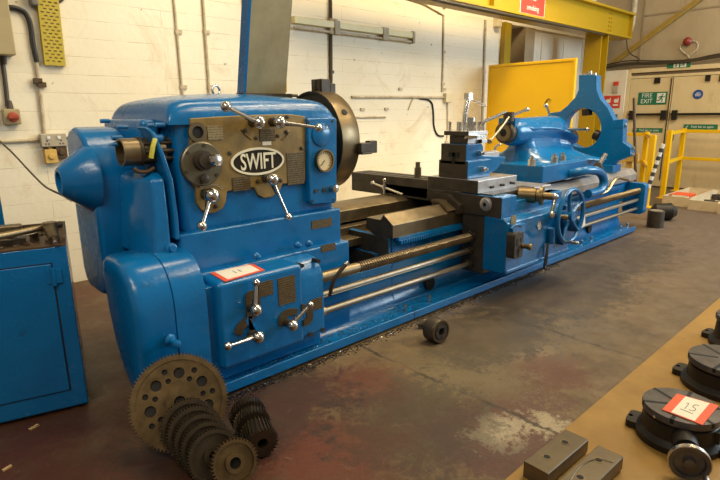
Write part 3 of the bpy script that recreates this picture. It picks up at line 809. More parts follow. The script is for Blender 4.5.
# ---- lead screw, feed shaft, control rod and their end bracket
RY_ = 2.5
N, STEP = 12, .0056
x0, x1 = 2.30, 7.24
rows = int((x1 - x0) / STEP)
b = MB().m(WORN); rings = []
for i in range(rows + 1):
    x = x0 + (x1 - x0) * i / rows; rr = []
    for k in range(N):
        ph = (x / .0224 - k / N) % 1.0
        r = .030 + .007 * (1 if ph < .5 else 0)
        rr.append(V((x, RY_ + r * math.cos(2 * PI * k / N), .50 + r * math.sin(2 * PI * k / N))))
    rings.append(rr)
b.loft(rings)
b.cyl((1.95, RY_, .50), (2.28, RY_, .50), .036, n=24); b.cyl((2.28, RY_, .5), (2.31, RY_, .5), .031)
b.build('lead_screw', None, LA, angle=30)
b = MB().m(RODM).prism([(RY_ + .022 * math.cos(a), .385 + .022 * math.sin(a)) for a in [math.radians(d) for d in range(215, 560, 15)]] + [(RY_ - .008, .385 + .0)], 'x', 1.95, 7.25)
b.build('feed_shaft', None, LA, angle=30)
b = MB().m(RODM).cyl((1.95, RY_, .272), (7.25, RY_, .272), .021, n=20)
b.cyl((1.955, RY_, .272), (1.99, RY_, .272), .034, n=20)
b.build('control_rod', None, LA)
b = MB().m(BLUE).prism(rrect(2.42, 2.68, .20, .60, .05), 'x', 7.18, 7.30)
for z in (.50, .385, .272): b.cyl((7.30, RY_, z), (7.335, RY_, z), .05, n=20)
b = b.build('end_bracket', None, LA, bevel=.006)
m2 = MB().m(STEEL)
for z in (.50, .385, .272): m2.cyl((7.335, RY_, z), (7.37, RY_, z), .028, n=14)
m2.build_each('shaft_nut', b)
b = MB().m(IRON).tube([ay(330, 296, 2.43), ay(331.5, 286, 2.42), ay(336, 276, 2.40), ay(347, 263, 2.37)], .013, smooth=1)
b.m(STEEL).cyl(ay(345.5, 264.5, 2.372), ay(348, 262, 2.368), .015, n=10)
b.build('reverse_lever', None, LA)

# ---- headstock
hs = MB().m(BLUE)
hs.box(1.20, 2.27, 2.70, 3.52, .86, 1.50)
HS = hs.build('headstock', None, LA, bevel=.045, seg=5)
b = MB().m(BLUE)
NU = 36; rings = []
def dome(u, v): return 1.468 + .118 * (max(0, 1 - abs(u) ** 14) ** .5) * (max(0, 1 - abs(v) ** 12) ** .5) + .045 * max(0, 1 - u * u) * max(0, 1 - v * v)
for i in range(NU + 1):
    u = math.sin((i / NU - .5) * PI); top = []
    for k in range(25):
        v = math.sin((k / 24 - .5) * PI)
        top.append(V((1.717 + .553 * u, 3.115 + .432 * v, dome(u, v))))
    rings.append([V((top[0].x, 2.683, 1.455))] + top + [V((top[0].x, 3.547, 1.455))])
b.loft(rings).build('top_cover', None, HS, angle=60)
b = MB().m(BLUE).box(1.15, 2.285, 2.655, 3.56, .63, .885)
b.build('plinth_step', None, HS, bevel=.014, seg=3)
b = MB().m(BLUE).box(1.12, 2.31, 2.60, 3.60, .05, .665)
b.build('pedestal', None, HS, bevel=.014, seg=3)
b = MB().m(BLUE)
for (px, py) in ((297, 245), (308, 243.5), (256, 256)):
    p = ay(px, py, 2.60); b.lathe([(0, .022), (.012, .022), (.02, .014), (.035, .014), (.04, .006)], (p.x, 2.602, p.z), (0, -1, 0), 14)
b.build_each('oil_fitting', HS)
# bronze gear panel, outline surveyed on the front face
S = 665 / 180.
def hp(u, v, y): return ay(170 + u / S, 100 + v / S, y)
FY = 2.70
out = [(70, 68), (160, 62), (300, 55), (440, 52), (497, 60), (497, 300), (470, 307), (412, 310), (402, 335), (375, 358), (345, 362), (322, 350), (308, 322), (230, 332), (208, 338), (204, 375), (192, 400), (165, 416), (138, 418), (112, 405), (96, 380), (92, 330), (74, 300), (50, 265), (44, 225), (52, 190), (72, 165)]
poly = [(hp(u, v, FY - .01).x, hp(u, v, FY - .01).z) for u, v in out]
b = MB().m(PANEL).prism(poly, 'y', FY - .022, FY + .02)
b.build('gear_panel', None, HS, bevel=.006)
PY = FY - .022
b = MB().m(IRON)
for (u, v) in ((277, 113), (318, 140), (397, 132), (430, 118), (220, 197), (486, 178), (322, 300), (408, 297), (170, 392), (432, 62), (82, 200)):
    p = hp(u, v, PY); b.lathe([(0, .012), (.008, .012), (.01, .006)], (p.x, PY, p.z), (0, -1, 0), 8)
b.build_each('panel_screw', HS)
# SWIFT badge
c = hp(325, 226, PY); L_, R_ = hp(229, 235, PY), hp(424, 218, PY)
rx = (R_.x - L_.x) / 2; rz = (hp(325, 175, PY).z - hp(325, 277, PY).z) / 2
b = MB().m(M_gen('badge_ground', (.020, .014, .007), .7, spec=.2)).prism(circ(c.x, c.z, rx * .99, 48, 0, rz * .99), 'y', PY - .005, PY)
b.m(LETTER).prism(circ(c.x, c.z, rx, 48, 0, rz), 'y', PY - .009, PY, [circ(c.x, c.z, rx - .013, 48, 0, rz - .013)])
text_mesh(b, 'SWIFT', onface_y(c.x, PY - .0055, c.z - .004), (.122), .003, .70, 1.08, .0014)
badge = b.build('oval_badge', None, HS); badge['label'] = 'oval dark badge with cream rim and lettering'
# plates
def plate(u0, v0, u1, v1, y, mat=PLATE, name='rating_plate'):
    a, c2 = hp(u0, v0, y), hp(u1, v1, y)
    return MB().m(mat).box(a.x, c2.x, y - .004, y, c2.z, a.z).build(name, None, HS)
plate(136, 95, 196, 146, PY, PLATE2); plate(330, 108, 388, 150, PY); plate(229, 288, 297, 330, PY); plate(430, 196, 495, 308, PY); plate(340, 154, 373, 166, PY, CARD, 'label_strip')
def step_plate(q0, q1, qb, y):
    a, c2, d2 = ay(*q0, y), ay(*q1, y), ay(*qb, y)
    MB().m(PLATE).box(a.x, c2.x, y - .004, y, d2.z, a.z).build('rating_plate', None, HS)
step_plate((311.2, 221.2), (331.5, 218), (311.2, 229.5), 2.655)
step_plate((321, 245.5), (335, 242), (321, 252.5), 2.60)
# legend arcs
b = MB().m(PLATE2)
for (cu, cv, r0, r1, a0, a1) in ((152, 352, 44, 58, 35, 145),):
    pts = []
    for a in range(a0, a1 + 1, 10): pts.append((cu + r1 * math.cos(math.radians(a)), cv - r1 * math.sin(math.radians(a)) * .8))
    for a in range(a1, a0 - 1, -10): pts.append((cu + r0 * math.cos(math.radians(a)), cv - r0 * math.sin(math.radians(a)) * .8))
    b.prism([(hp(u, v, PY).x, hp(u, v, PY).z) for u, v in pts], 'y', PY - .003, PY)
b.build('legend_arc', None, HS)
b = MB().m(BRASS)
for pts in (((262, 108), (275, 128), (300, 146)), ((412, 148), (432, 132), (440, 112))):
    b.tube([(hp(u, v, PY).x, PY - .002, hp(u, v, PY).z) for u, v in pts], .0035, n=6, smooth=1)
b.build_each('index_mark', HS)
# sight glass
p = hp(99, 119, PY)
b = MB().m(WORN).ring((p.x, PY, p.z), (0, -1, 0), -.002, .014, .032, .052, 36)
b.m(HOLE).cyl((p.x, PY, p.z), (p.x, PY - .004, p.z), .034, n=30)
b.build('sight_glass', None, HS)
# big dial with knob
p = hp(112, 236, PY)
b = MB().m(M_gen('dial_iron', (.17, .15, .10), .4, .7, alt=(.09, .08, .05), scale=9.)).lathe([(0, .118), (.022, .118), (.027, .112), (.027, .0)], (p.x, PY, p.z), (0, -1, 0), 44)
b.m(IRON)
for a in range(0, 360, 60): b.cyl((p.x + .1 * math.cos(math.radians(a + 20)), PY - .026, p.z + .1 * math.sin(math.radians(a + 20))), (p.x + .1 * math.cos(math.radians(a + 20)), PY - .033, p.z + .1 * math.sin(math.radians(a + 20))), .009, n=8)
b.lathe([(0, .055), (.03, .052), (.03, .04), (.05, .038)], (p.x, PY - .026, p.z + .02), (0, -1, 0), 26)
b.lathe([(0, .025), (.02, .025), (.025, .015)], (p.x - .0, PY - .026, p.z - .078), (0, -1, 0), 14)
b.m(CHROME).lathe([(0, .035), (.06, .036), (.075, .03), (.08, .012)], (p.x + .035, PY - .035, p.z + .015), (.25, -1, .1), 24)
b.build('selector_dial', None, HS)
# levers: boss ball on the panel, tapered shank, end ball
def lever(parent, p0, p1, rb=.036, re=.024, rs=.010, base=None, name='lever'):
    p0, p1 = V(p0), V(p1); b = MB()
    if base is not None:
        b.m(IRON).cyl((p0.x, base, p0.z), (p0.x, p0.y, p0.z), rb * .7, n=16)
        mid = p0.lerp(p1, .38)
        b.tube([p0 + V((0, .012, 0)), mid + V((0, .006, 0))], rb * .52, n=10, taper=rs * 1.2)
    b.m(CHROME).tube([p0, p0.lerp(p1, .5), p1], rs * 1.15, n=10, taper=rs * .9)
    b.ball(p0 - V((0, .012, 0)), rb); b.ball(p1, re)
    return b.build(name, None, parent)
lever(HS, hp(326, 83, PY - .07), hp(207, 24, PY - .17), .037, .028, .011, PY)
lever(HS, hp(401, 82, PY - .07), hp(549, 103, PY - .17), .037, .025, .010, PY)
lever(HS, hp(376, 293, PY - .07), hp(437, 432, PY - .12), .037, .024, .010, PY)
lever(HS, hp(152, 352, PY - .07), hp(118, 466, PY - .14), .042, .028, .011, PY)
# blue electrical panel with gauge
a, c = hp(500, 66, FY - .03), hp(611, 382, FY - .03)
q = [(hp(u, v, FY - .03).x, hp(u, v, FY - .03).z) for u, v in ((502, 68), (606, 64), (612, 72), (612, 372), (604, 380), (520, 386), (512, 378))]
GY = FY - .045
CB = MB().m(BLUE).prism(q, 'y', GY, FY + .02).build('gauge_panel', None, HS, bevel=.01, seg=3)
HSG = HS
p = hp(558, 128, GY)
b = MB().m(BLUE).lathe([(0, .073), (.007, .073), (.01, .068), (.01, 0)], (p.x, GY, p.z), (0, -1, 0), 40)
b.build('blanking_disc', None, HS)
p = hp(565, 223, GY)
b = MB().m(BRASS).ring((p.x, GY, p.z), (0, -1, 0), 0, .03, .062, .072, 40)
b.m(GAUGE).cyl((p.x, GY + .001, p.z), (p.x, GY - .016, p.z), .0625, n=36)
b.m(INK)
for a in range(-40, 221, 20):
    ca, sa = math.cos(math.radians(a)), math.sin(math.radians(a))
    b.tube([(p.x + ca * .044, GY - .0165, p.z + sa * .044), (p.x + ca * .056, GY - .0165, p.z + sa * .056)], .0018, n=5)
b.tube([(p.x, GY - .018, p.z), (p.x - .03, GY - .018, p.z - .03)], .0025, n=5)
b.build('gauge', None, HS)
b = MB().m(CHROME); p = hp(597, 326, GY); b.lathe([(0, .024), (.02, .026), (.045, .024), (.05, .012)], (p.x, GY, p.z), (0, -1, 0), 18)
b.m(IRON)
for (u, v, r) in ((538, 336, .012), (568, 332, .014), (512, 82, .007), (600, 78, .007), (526, 372, .007), (604, 368, .007), (548, 332, .004)):
    p = hp(u, v, GY); b.cyl((p.x, GY, p.z), (p.x, GY - .008, p.z), r, n=12)
b.build_each('panel_fitting', HS)
b = MB().m(INK); p = hp(580, 101, GY - .01)
for k in (-1, 1): text_mesh(b, '3', onface_y(p.x + k * .013, GY - .011, p.z), .045, .001)
p = hp(566, 318, GY); text_mesh(b, '- - - -', onface_y(p.x, GY - .0008, p.z), .035, .0005)
b.build('marking', None, HS)
# lifting eyes
def eye(px, py, y, r):
    p = ay(px, py, y); b = MB().m(STEEL)
    b.tube([(p.x + r * math.cos(a) * .95, y + r * math.cos(a) * .3, p.z + r * math.sin(a)) for a in [2 * PI * k / 20 for k in range(21)]], r * .24, n=8)
    b.cyl((p.x, y, p.z - r - .045), (p.x, y, p.z - r * .9), r * .4, n=10)
    b.build('lifting_eye', None, HS)
eye(216, 90.5, 3.2, .032); eye(166, 100.5, 3.3, .02)
# raised chuck guard: a deep steel flap hinged on the headstock top
p0, p1 = ay(246, 94, 3.3), ay(285.5, 95, 3.3)
q0, q1 = ay(252.5, -16, 3.12), ay(293.5, -16, 3.12)
b = MB(); th = V((-.03, .07, 0))
b.m(KHAKI).loft([[p0, p1, p1 + V((0, .02, 0)), p0 + V((0, .02, 0))], [q0, q1, q1 + V((0, .02, 0)), q0 + V((0, .02, 0))]])
b.m(BLUE).loft([[p0 - V((.018, -.0, 0)), p0, p0 + V((0, .09, 0)), p0 + V((-.018, .09, 0))], [q0 - V((.018, 0, 0)), q0, q0 + V((0, .09, 0)), q0 + V((-.018, .09, 0))]])
b.m(YEL2).loft([[p1 + V((0, .012, .02)), p1 + V((.022, .012, .02)), p1 + V((.022, .03, .02)), p1 + V((0, .03, .02))], [p1.lerp(q1, .2) + V((0, .012, 0)), p1.lerp(q1, .2) + V((.004, .012, 0)), p1.lerp(q1, .2) + V((.004, .03, 0)), p1.lerp(q1, .2) + V((0, .03, 0))]])
G = b.build('chuck_guard', None, LA); G['label'] = 'khaki grey sheet steel flap raised above the headstock'
b = MB().m(IRON).box(p0.x - .04, p1.x + .04, 3.27, 3.35, 1.60, p0.z + .006)
b.tube([(p0.x - .06, 3.32, p0.z - .004), (p1.x + .12, 3.32, p0.z - .004)], .011)
b.build('hinge', None, G)

# ---- chuck
b = MB().m(BRASSY)
XC = 2.40
b.lathe([(0, .12), (0, .30), (.012, .30), (.012, .335), (0, .335), (-.002, .35), (.15, .352), (.16, .345), (.16, .1)], (XC, SY, SZ), (1, 0, 0), 72, cap=True)
b.m(IRON).cyl((2.25, SY, SZ), (XC + .01, SY, SZ), .17, n=40)
b.m(HOLE)
for a in (35, 155, 275):
    d = V((0, -math.cos(math.radians(a)), math.sin(math.radians(a))))
    q = V((XC + .07, SY, SZ)) + d * .349; b.cyl(q, q + d * .006, .022, n=14)
CK = b.build('chuck', None, LA, facemat=lambda f: IRON if f.normal.x < -.8 else None)
def jaw(y0, y1, z0, z1, x0, x1, cut):
    b = MB().m(IRON).box(x0, x1, y0, y1, z0, z1)
    if cut == 'z':
        for k in (0, 1): b.box(x0 - .008, x0, y0 + .02 + k * .05, y0 + .035 + k * .05, z0, z1)
        b.box(x1, x1 + .05, y0, y1, z0 + .02, z1 - .03)
    else:
        b.box(x1, x1 + .07, y0 + .012, y1 - .012, z0 - .01, z1 + .012); b.box(x0, x1, y0 - .01, y1 + .01, z0 - .014, z0)
    b.build('jaw', None, CK, bevel=.005)
jaw(3.04, 3.16, 1.63, 1.745, 2.46, 2.54, 'z'); jaw(2.72, 2.80, 1.235, 1.30, 2.54, 2.64, 'y')

# ---- end guards at the headstock end
b = MB().m(BLUE)
prof = [(3.34, .535), (3.40, .57), (3.43, .64), (3.43, 1.37), (3.41, 1.42), (3.36, 1.46), (3.29, 1.475), (3.20, 1.462), (3.12, 1.42), (3.06, 1.33), (3.025, 1.25), (3.01, 1.14), (3.01, .66), (3.03, .59), (3.08, .545), (3.16, .53)]
b.prism([(y, z - .03) for y, z in prof], 'x', .865, 1.10)
EC = b.build('pulley_guard', None, LA, bevel=.028, seg=4)
hx, hy, hz = .865, 3.13, 1.17
b = MB().m(BLUE).lathe([(-.03, .185), (.0, .18), (.125, .08), (.135, .07), (.135, .05), (.02, .048)], (hx, hy, hz), (-1, 0, -.0), 44)
b.m(HOLE).cyl((hx - .02, hy, hz), (hx - .03, hy, hz), .05, n=20)
b.build('hub_cone', None, EC)
b = MB().m(BLUE).box(1.09, 1.19, 2.86, 3.46, .5, 1.485)
b.build('guard_flange', None, LA, bevel=.03, seg=3)
b = MB().m(BLUE)
for (px, py, y) in ((105, 121, 3.2), (117, 138, 2.9), (160, 125, 2.72)):
    p = ay(px, py, y); b.cyl((p.x - .025, y, p.z), (p.x + .025, y, p.z), .012, n=12)
b.tube([ay(117, 127, 2.84), ay(128, 127, 2.84)], .009, n=8); b.tube([ay(147, 125.5, 2.78), ay(161, 125, 2.78)], .011, n=8)
b.build_each('guard_bolt', LA)
# brake drum solenoid on the side
c = ay(120, 152.5, 2.80); d = V((1, .0, -.0))
b = MB().m(WORN).ring(c, d, 0, .085, .060, .070, 36)
b.lathe([(.05, .06), (.09, .06), (.09, .046), (.11, .046), (.11, .056), (.135, .056), (.135, .044), (.17, .044), (.17, .058), (.22, .058), (.22, .03)], c, d, 30)
b.m(IRON).ring(c, d, .085, .098, .05, .076, 30)
for a in range(0, 360, 45):
    q = c + d * .10 + V((0, .056 * math.cos(math.radians(a)), .056 * math.sin(math.radians(a))))
    b.cyl(q, q + d * .16, .012, n=8)
b.m(TINT).tube([ay(134, 168, 2.76), ay(138, 172, 2.75), ay(148, 172, 2.75), ay(154, 168, 2.75)], .011, smooth=1)
b.build('brake_coupling', None, LA)
b = MB().m(BLUE).cyl(ay(108, 145, 2.85), ay(117, 144, 2.85), .002, .016, n=10)
b.build('pointer', None, LA)
b = MB().m(M_gen('yellow_sleeve', (.62, .56, .06), .45)).tube([ay(155, 139, 2.70), ay(153, 146, 2.69), ay(151, 158, 2.70)], .012)
b.m(BLUE).cyl(ay(154, 138, 2.74), ay(162, 138, 2.74), .02, n=12)
b.build('sleeved_lead', None, LA)
# belt trunk between quadrant box and headstock
b = MB().m(BLUE)
def sec(z, x0, x1, y0, y1): return [V((x0 + .05, y0, z)), V((x1, y0, z)), V((x1, y1, z)), V((x0, y1, z)), V((x0, y0 + .12, z))]
b.loft([sec(.79, .96, 1.10, 2.64, 3.0), sec(1.0, .985, 1.115, 2.67, 3.02), sec(1.18, 1.0, 1.125, 2.70, 3.02), sec(1.215, 1.03, 1.115, 2.75, 2.98)])
b.build('belt_trunk', None, LA, bevel=.016, seg=3)
b = MB().m(BLUE).loft([[p + V((-.012, 0, 0)), p + V((.012, -.006, 0)), p + V((.016, .12, 0)), p + V((-.012, .12, 0))] for p in (ay(146, 127, 2.74), ay(153, 133, 2.715), ay(163, 156, 2.69), ay(171, 180, 2.68), ay(176, 215, 2.66), ay(178, 240, 2.645))])
b.build('web_casting', None, LA, bevel=.012)
b = MB().m(BLUE)
b.lathe([(0, .032), (.02, .032), (.024, .02), (.05, .018)], ay(170, 249, 2.655), (0, -1, .2), 14)
b.build('oil_cup', None, LA)
# quadrant cover
Q = [(2.42, .10), (2.42, .56), (2.424, .61), (2.434, .66), (2.452, .705), (2.478, .745), (2.512, .778), (2.555, .80), (2.60, .811), (2.65, .814), (2.80, .815), (2.838, .79), (2.842, .72), (2.82, .53), (2.765, .35), (2.67, .20), (2.56, .11), (2.5, .085), (2.44, .08)]
qc = (2.62, .45)
def qring(x, k): return [V((x, qc[0] + (y - qc[0]) * k, qc[1] + (z - qc[1]) * k)) for y, z in Q]
b = MB().m(BLUE).loft([qring(.80, .84), qring(.803, .90), qring(.811, .95), qring(.826, .98), qring(.85, .996), qring(.875, 1), qring(.990, 1)])
QC = b.build('quadrant_cover', None, LA, angle=55)
b = MB().m(BLUE).prism(Q, 'x', .995, 1.165)
QH = b.build('quadrant_housing', None, LA, bevel=.003, seg=2)
b = MB().m(HOLE).prism([(y + (.02 if y < 2.6 else -.02), z + (.02 if z < .4 else -.02)) for y, z in Q], 'x', .95, 1.02)
b.build('joint_gap', None, QH)
p = ay(169, 339, 2.42)
b = MB().m(BLUE).lathe([(0, .024), (.012, .03), (.025, .024), (.03, .012), (.06, .012), (.065, .02), (.085, .018), (.09, .008)], (p.x, 2.42, p.z), (.12, -1, -.1), 18)
b.build('cover_knob', None, QC)

# ---- feed gearbox
b = MB().m(BLUE).box(1.215, 1.765, 2.40, 2.66, .165, .655)
FB = b.build('feed_gearbox', None, LA, bevel=.028, seg=4)
b = MB().m(BLUE).prism([(2.44, .17), (2.44, .54), (2.47, .60), (2.52, .64), (2.66, .655), (2.66, .17)], 'x', 1.75, 1.955)
b.build('clutch_housing', None, FB, bevel=.02, seg=3)
b = MB().m(BLUE).box(1.115, 1.225, 2.455, 2.66, .10, .63); b.m(BLUE)
for z in (.16, .33, .52): b.cyl((1.17, 2.456, z), (1.17, 2.44, z), .012, n=8)
b.build('side_flange', None, FB, bevel=.012)
b = MB().m(BLUE).box(1.115, 1.96, 2.50, 2.62, .06, .2); b.build('mounting_foot', None, FB, bevel=.01)
def gp(u, v, y): return ay(180 + u / 4., 240 + v / 4., y)
F0 = 2.40
def fplate(u0, v0, u1, v1, y):
    a, c2 = gp(u0, v0, y), gp(u1, v1, y)
    MB().m(PLATE).box(a.x, c2.x, y - .004, y, c2.z, a.z).build('rating_plate', None, FB)
fplate(313, 172, 372, 215, F0); fplate(390, 155, 462, 244, F0); fplate(520, 240, 568, 270, 2.44)
def sector(cu, cv, r0, r1, a0, a1, y):
    pts = [(cu + r1 * math.cos(math.radians(a)), cv - r1 * math.sin(math.radians(a))) for a in range(a0, a1 + 1, 12)] + [(cu + r0 * math.cos(math.radians(a)), cv - r0 * math.sin(math.radians(a))) for a in range(a1, a0 - 1, -12)]
    MB().m(PANELD).prism([(gp(u, v, y).x, gp(u, v, y).z) for u, v in pts], 'y', y - .01, y).build('index_sector', None, FB)
sector(300, 385, 55, 85, 100, 175, F0); sector(450, 330, 32, 58, 70, 190, F0); sector(485, 300, 20, 45, -80, 95, F0)
p = gp(290, 250, F0); b = MB().m(PANELD).prism(rrect(p.x - .045, p.x + .045, p.z - .085, p.z + .07, .03), 'y', F0 - .01, F0)
b.build('index_sector', None, FB)
p = gp(270, 318, F0); q = gp(300, 370, F0)
MB().m(BLUE).prism([(q.x + .06 * math.cos(a), q.z + .06 * math.sin(a)) for a in [math.radians(d) for d in range(-60, 150, 15)]] + [(p.x, p.z + .02), (p.x - .02, p.z)], 'y', F0 - .012, F0).build('index_boss', None, FB)
lever(FB, gp(300, 278, F0 - .06), gp(305, 170, F0 - .05), .033, .022, .011, F0)
lever(FB, gp(308, 386, F0 - .06), gp(191, 425, F0 - .10), .035, .022, .010, F0)
lever(FB, gp(446, 340, F0 - .06), gp(521, 259, F0 - .10), .033, .021, .010, F0)
b = MB().m(HOLE)
for (u, v) in ((556, 86), (490, 104)):
    p = gp(u, v, 2.44); b.cyl((p.x, 2.50, p.z), (p.x, 2.44, p.z), .013, n=10)
b.m(IRON)
for (u, v, y) in ((520, 377, 2.44), (570, 358, 2.44)):
    p = gp(u, v, y); b.cyl((p.x, y, p.z), (p.x, y - .012, p.z), .016, n=6)
b.build_each('bolt_head', FB)
# ---- carriage: apron, saddle, cross slide, compound, tool post
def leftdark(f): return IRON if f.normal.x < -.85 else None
AY = 2.155
AP = MB().m(BLUE)
AP.prism([(AY, .25), (AY, .66), (AY + .03, .69), (2.37, .70), (2.37, .25)], 'x', 3.55, 4.60)
AP.box(3.55, 4.60, AY - .012, AY + .03, .25, .285)
AP.m(IRON).box(3.57, 4.58, 2.37, 2.60, .20, .70)
AP = AP.build('apron', None, LA, bevel=.012, seg=3)
b = MB().m(IRON)
for z, r in ((.50, .05), (.385, .032), (.272, .042)): b.cyl((3.53, 2.5, z), (3.57, 2.5, z), r, n=20)
b.build_each('rod_bush', AP)
b = MB().m(BLUE).box(3.55, 3.765, 2.215, 2.62, .69, .855)
b.box(3.765, 4.58, 2.24, 2.37, .69, .80)
b.m(GREYSTEEL).box(3.55, 4.24, 2.60, 3.50, .765, .862)
b.box(4.20, 4.62, 2.37, 3.5, .77, .845)
b.m(BLUE).box(4.30, 4.61, 2.27, 2.38, .70, .80)
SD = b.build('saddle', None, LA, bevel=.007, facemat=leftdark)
b = MB().m(GREYSTEEL).lathe([(0, .055), (.012, .055), (.016, .045), (.026, .045), (.03, .027), (.03, .018), (.018, .016)], (3.552, 2.355, .79), (-1, 0, 0), 26)
b.m(HOLE).cyl((3.55, 2.355, .79), (3.53, 2.355, .79), .018, n=12)
b.build('wiper_boss', None, SD)
b = MB().m(IRON).prism([(2.575, .69), (2.575, .76), (2.70, .84), (2.86, .84), (2.86, .70), (2.75, .715), (2.71, .78), (2.62, .715), (2.61, .69)], 'x', 3.49, 3.56)
b.m(WORN).prism([(2.60, .725), (2.71, .795), (2.80, .795), (2.80, .78), (2.715, .778), (2.61, .712)], 'x', 3.40, 3.49)
b.build('way_wiper', None, SD)
b = MB().m(IRON).box(3.58, 4.22, 2.32, 2.44, .84, .866)
b.build('cross_way', None, SD)
# cross slide running out behind the bed
b = MB().m(GREYSTEEL).box(3.55, 4.13, 2.44, 2.96, .862, .968)
b.box(3.55, 3.80, 2.96, 3.95, .75, .932)
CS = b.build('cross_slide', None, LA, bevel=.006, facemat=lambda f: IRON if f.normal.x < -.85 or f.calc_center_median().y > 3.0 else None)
b = MB().m(HOLE)
for x in (3.60, 3.70): b.box(x, x + .03, 2.98, 3.94, .930, .9335)
for k in range(3): b.cyl((3.72 + k * .15, 2.4385, .90 + .005 * k), (3.77 + k * .16, 2.441, .90), .011, n=10)
b.build_each('tee_slot', CS)
b = MB().m(WORN).cyl((3.66, 3.17, .93), (3.66, 3.17, 1.02), .031, n=16).cyl((3.66, 3.17, 1.02), (3.66, 3.17, 1.07), .022, n=16)
b.build('stop_post', None, CS)
b = MB().m(STEEL).cyl(ax(373, 183, 3.52), ax(403, 194.5, 3.46), .011, n=12); b.ball(ax(373, 183, 3.53), .024)
b.cyl(ax(384.5, 199, 3.49), ax(384.5, 181, 3.49), .011, n=12); b.ball(ax(384.5, 180, 3.49), .017); b.cyl(ax(384.5, 189, 3.49), ax(384.5, 185, 3.49), .02, n=12)
b.build('depth_stop', None, CS)
# compound rest
b = MB().m(BLUE).box(3.57, 3.90, 2.56, 2.86, .968, 1.115)
b.prism([(3.57, 1.08), (3.57, 1.25), (3.78, 1.25), (3.81, 1.22), (3.81, 1.145), (4.16, 1.115), (4.16, 1.095), (4.02, 1.01), (3.88, .975), (3.88, 1.08)], 'y', 2.58, 2.84)
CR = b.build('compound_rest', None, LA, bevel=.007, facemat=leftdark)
b = MB().m(HOLE).box(3.565, 3.571, 2.69, 2.715, 1.09, 1.18).box(3.565, 3.571, 2.65, 2.755, 1.145, 1.18)
b.build('tee_slot', None, CR)
b = MB().m(STEEL)
for (x, z, y) in ((3.76, 1.04, 2.56), (3.74, 1.17, 2.58)): b.cyl((x, y, z), (x, y - .042, z), .023, n=6); b.cyl((x, y - .042, z), (x, y - .065, z), .012, n=10)
b.build_each('clamp_bolt', CR)
b = MB().m(GREYSTEEL).box(3.80, 4.10, 2.61, 2.81, 1.12, 1.165).cyl((4.10, 2.70, 1.145), (4.18, 2.70, 1.145), .025, n=14)
b.tube([(4.17, 2.70, 1.145), (4.17, 2.70, 1.20), (4.16, 2.64, 1.225)], .011, smooth=1)
b.build('top_slide', None, CR, bevel=.004)
b = MB().m(GREYSTEEL).box(3.62, 3.80, 2.605, 2.79, 1.25, 1.325)
b.box(3.58, 3.85, 2.57, 2.82, 1.318, 1.353)
b.box(3.77, 3.85, 2.57, 2.82, 1.25, 1.282)
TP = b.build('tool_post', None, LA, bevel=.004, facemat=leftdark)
b = MB().m(STEEL)
for (x, y) in ((3.62, 2.79), (3.62, 2.69), (3.73, 2.79), (3.64, 2.60), (3.70, 2.60), (3.76, 2.60), (3.82, 2.60), (3.82, 2.75)):
    b.cyl((x, y, 1.35), (x, y, 1.415), .011, n=8); b.cyl((x, y, 1.40), (x, y, 1.425), .015, n=4)
b.cyl((3.765, 2.69, 1.35), (3.765, 2.69, 1.46), .040, n=18)
b.build_each('set_screw', TP)
b = MB().m(CHROME).tube([(3.67, 2.69, 1.35), (3.69, 2.69, 1.50), (3.725, 2.69, 1.625)], .022, n=12); b.m(STEEL).box(3.70, 3.75, 2.665, 2.715, 1.605, 1.655)
b.tube([(3.745, 2.69, 1.61), (3.87, 2.66, 1.567), (3.92, 2.65, 1.55)], .010, n=8)
b.build('clamp_handle', None, TP)
b = MB().m(STEEL).box(3.60, 3.74, 2.50, 2.62, 1.296, 1.319)
b.build('cutting_tool', None, TP)
# apron fittings
p = ay(512, 245, AY)
b = MB().m(BLUE).cyl((p.x + .07, AY + .01, p.z), (p.x + .07, AY - .06, p.z), .09, n=30)
b.build('lever_boss', None, AP)
b = MB().m(IRON).prism(rrect(p.x - .085, p.x + .04, p.z - .09, p.z + .115, .026), 'y', AY - .075, AY)
b.m(HOLE)
for (dx, dz, w, h) in ((-.053, .045, .027, .053), (-.0, .053, .018, .036), (-.027, -.045, .022, .062)): b.box(p.x + dx - w / 2, p.x + dx + w / 2, AY - .077, AY - .074, p.z + dz - h / 2, p.z + dz + h / 2)
b.m(BRASS).lathe([(0, .018), (.036, .02), (.053, .027), (.07, .025), (.075, .009)], (p.x + .027, AY - .075, p.z), (.3, -1, 0), 14)
b.build('feed_selector', None, AP)
b = MB().m(PLATE2).box(*(lambda a, c: (a.x, c.x, AY - .004, AY, c.z, a.z))(ay(511, 216, AY), ay(515.5, 224, AY)))
b.build('rating_plate', None, AP)
b = MB().m(CHROME); p = ay(539, 225, AY); b.lathe([(0, .04), (.009, .04), (.011, .027)], (p.x, AY, p.z), (0, -1, 0), 24)
b.build('oil_sight', None, AP)
b = MB().m(BLUE).tube([ay(511, 229, AY - .025), ay(516, 224, AY - .035), ay(521, 226, AY - .025)], .011, smooth=1).box(*(lambda a, c: (a.x, c.x, AY - .03, AY, c.z, a.z))(ay(510, 226, AY), ay(522, 231, AY)))
b.build('grab_lug', None, AP)
b = MB().m(DARKBLUE).box(4.375, 4.61, AY - .06, AY + .01, .35, .71)
b.cyl((4.42, AY - .04, .54), (4.42, AY - .14, .54), .062, n=24)
b.build('gear_box', None, AP, bevel=.01)
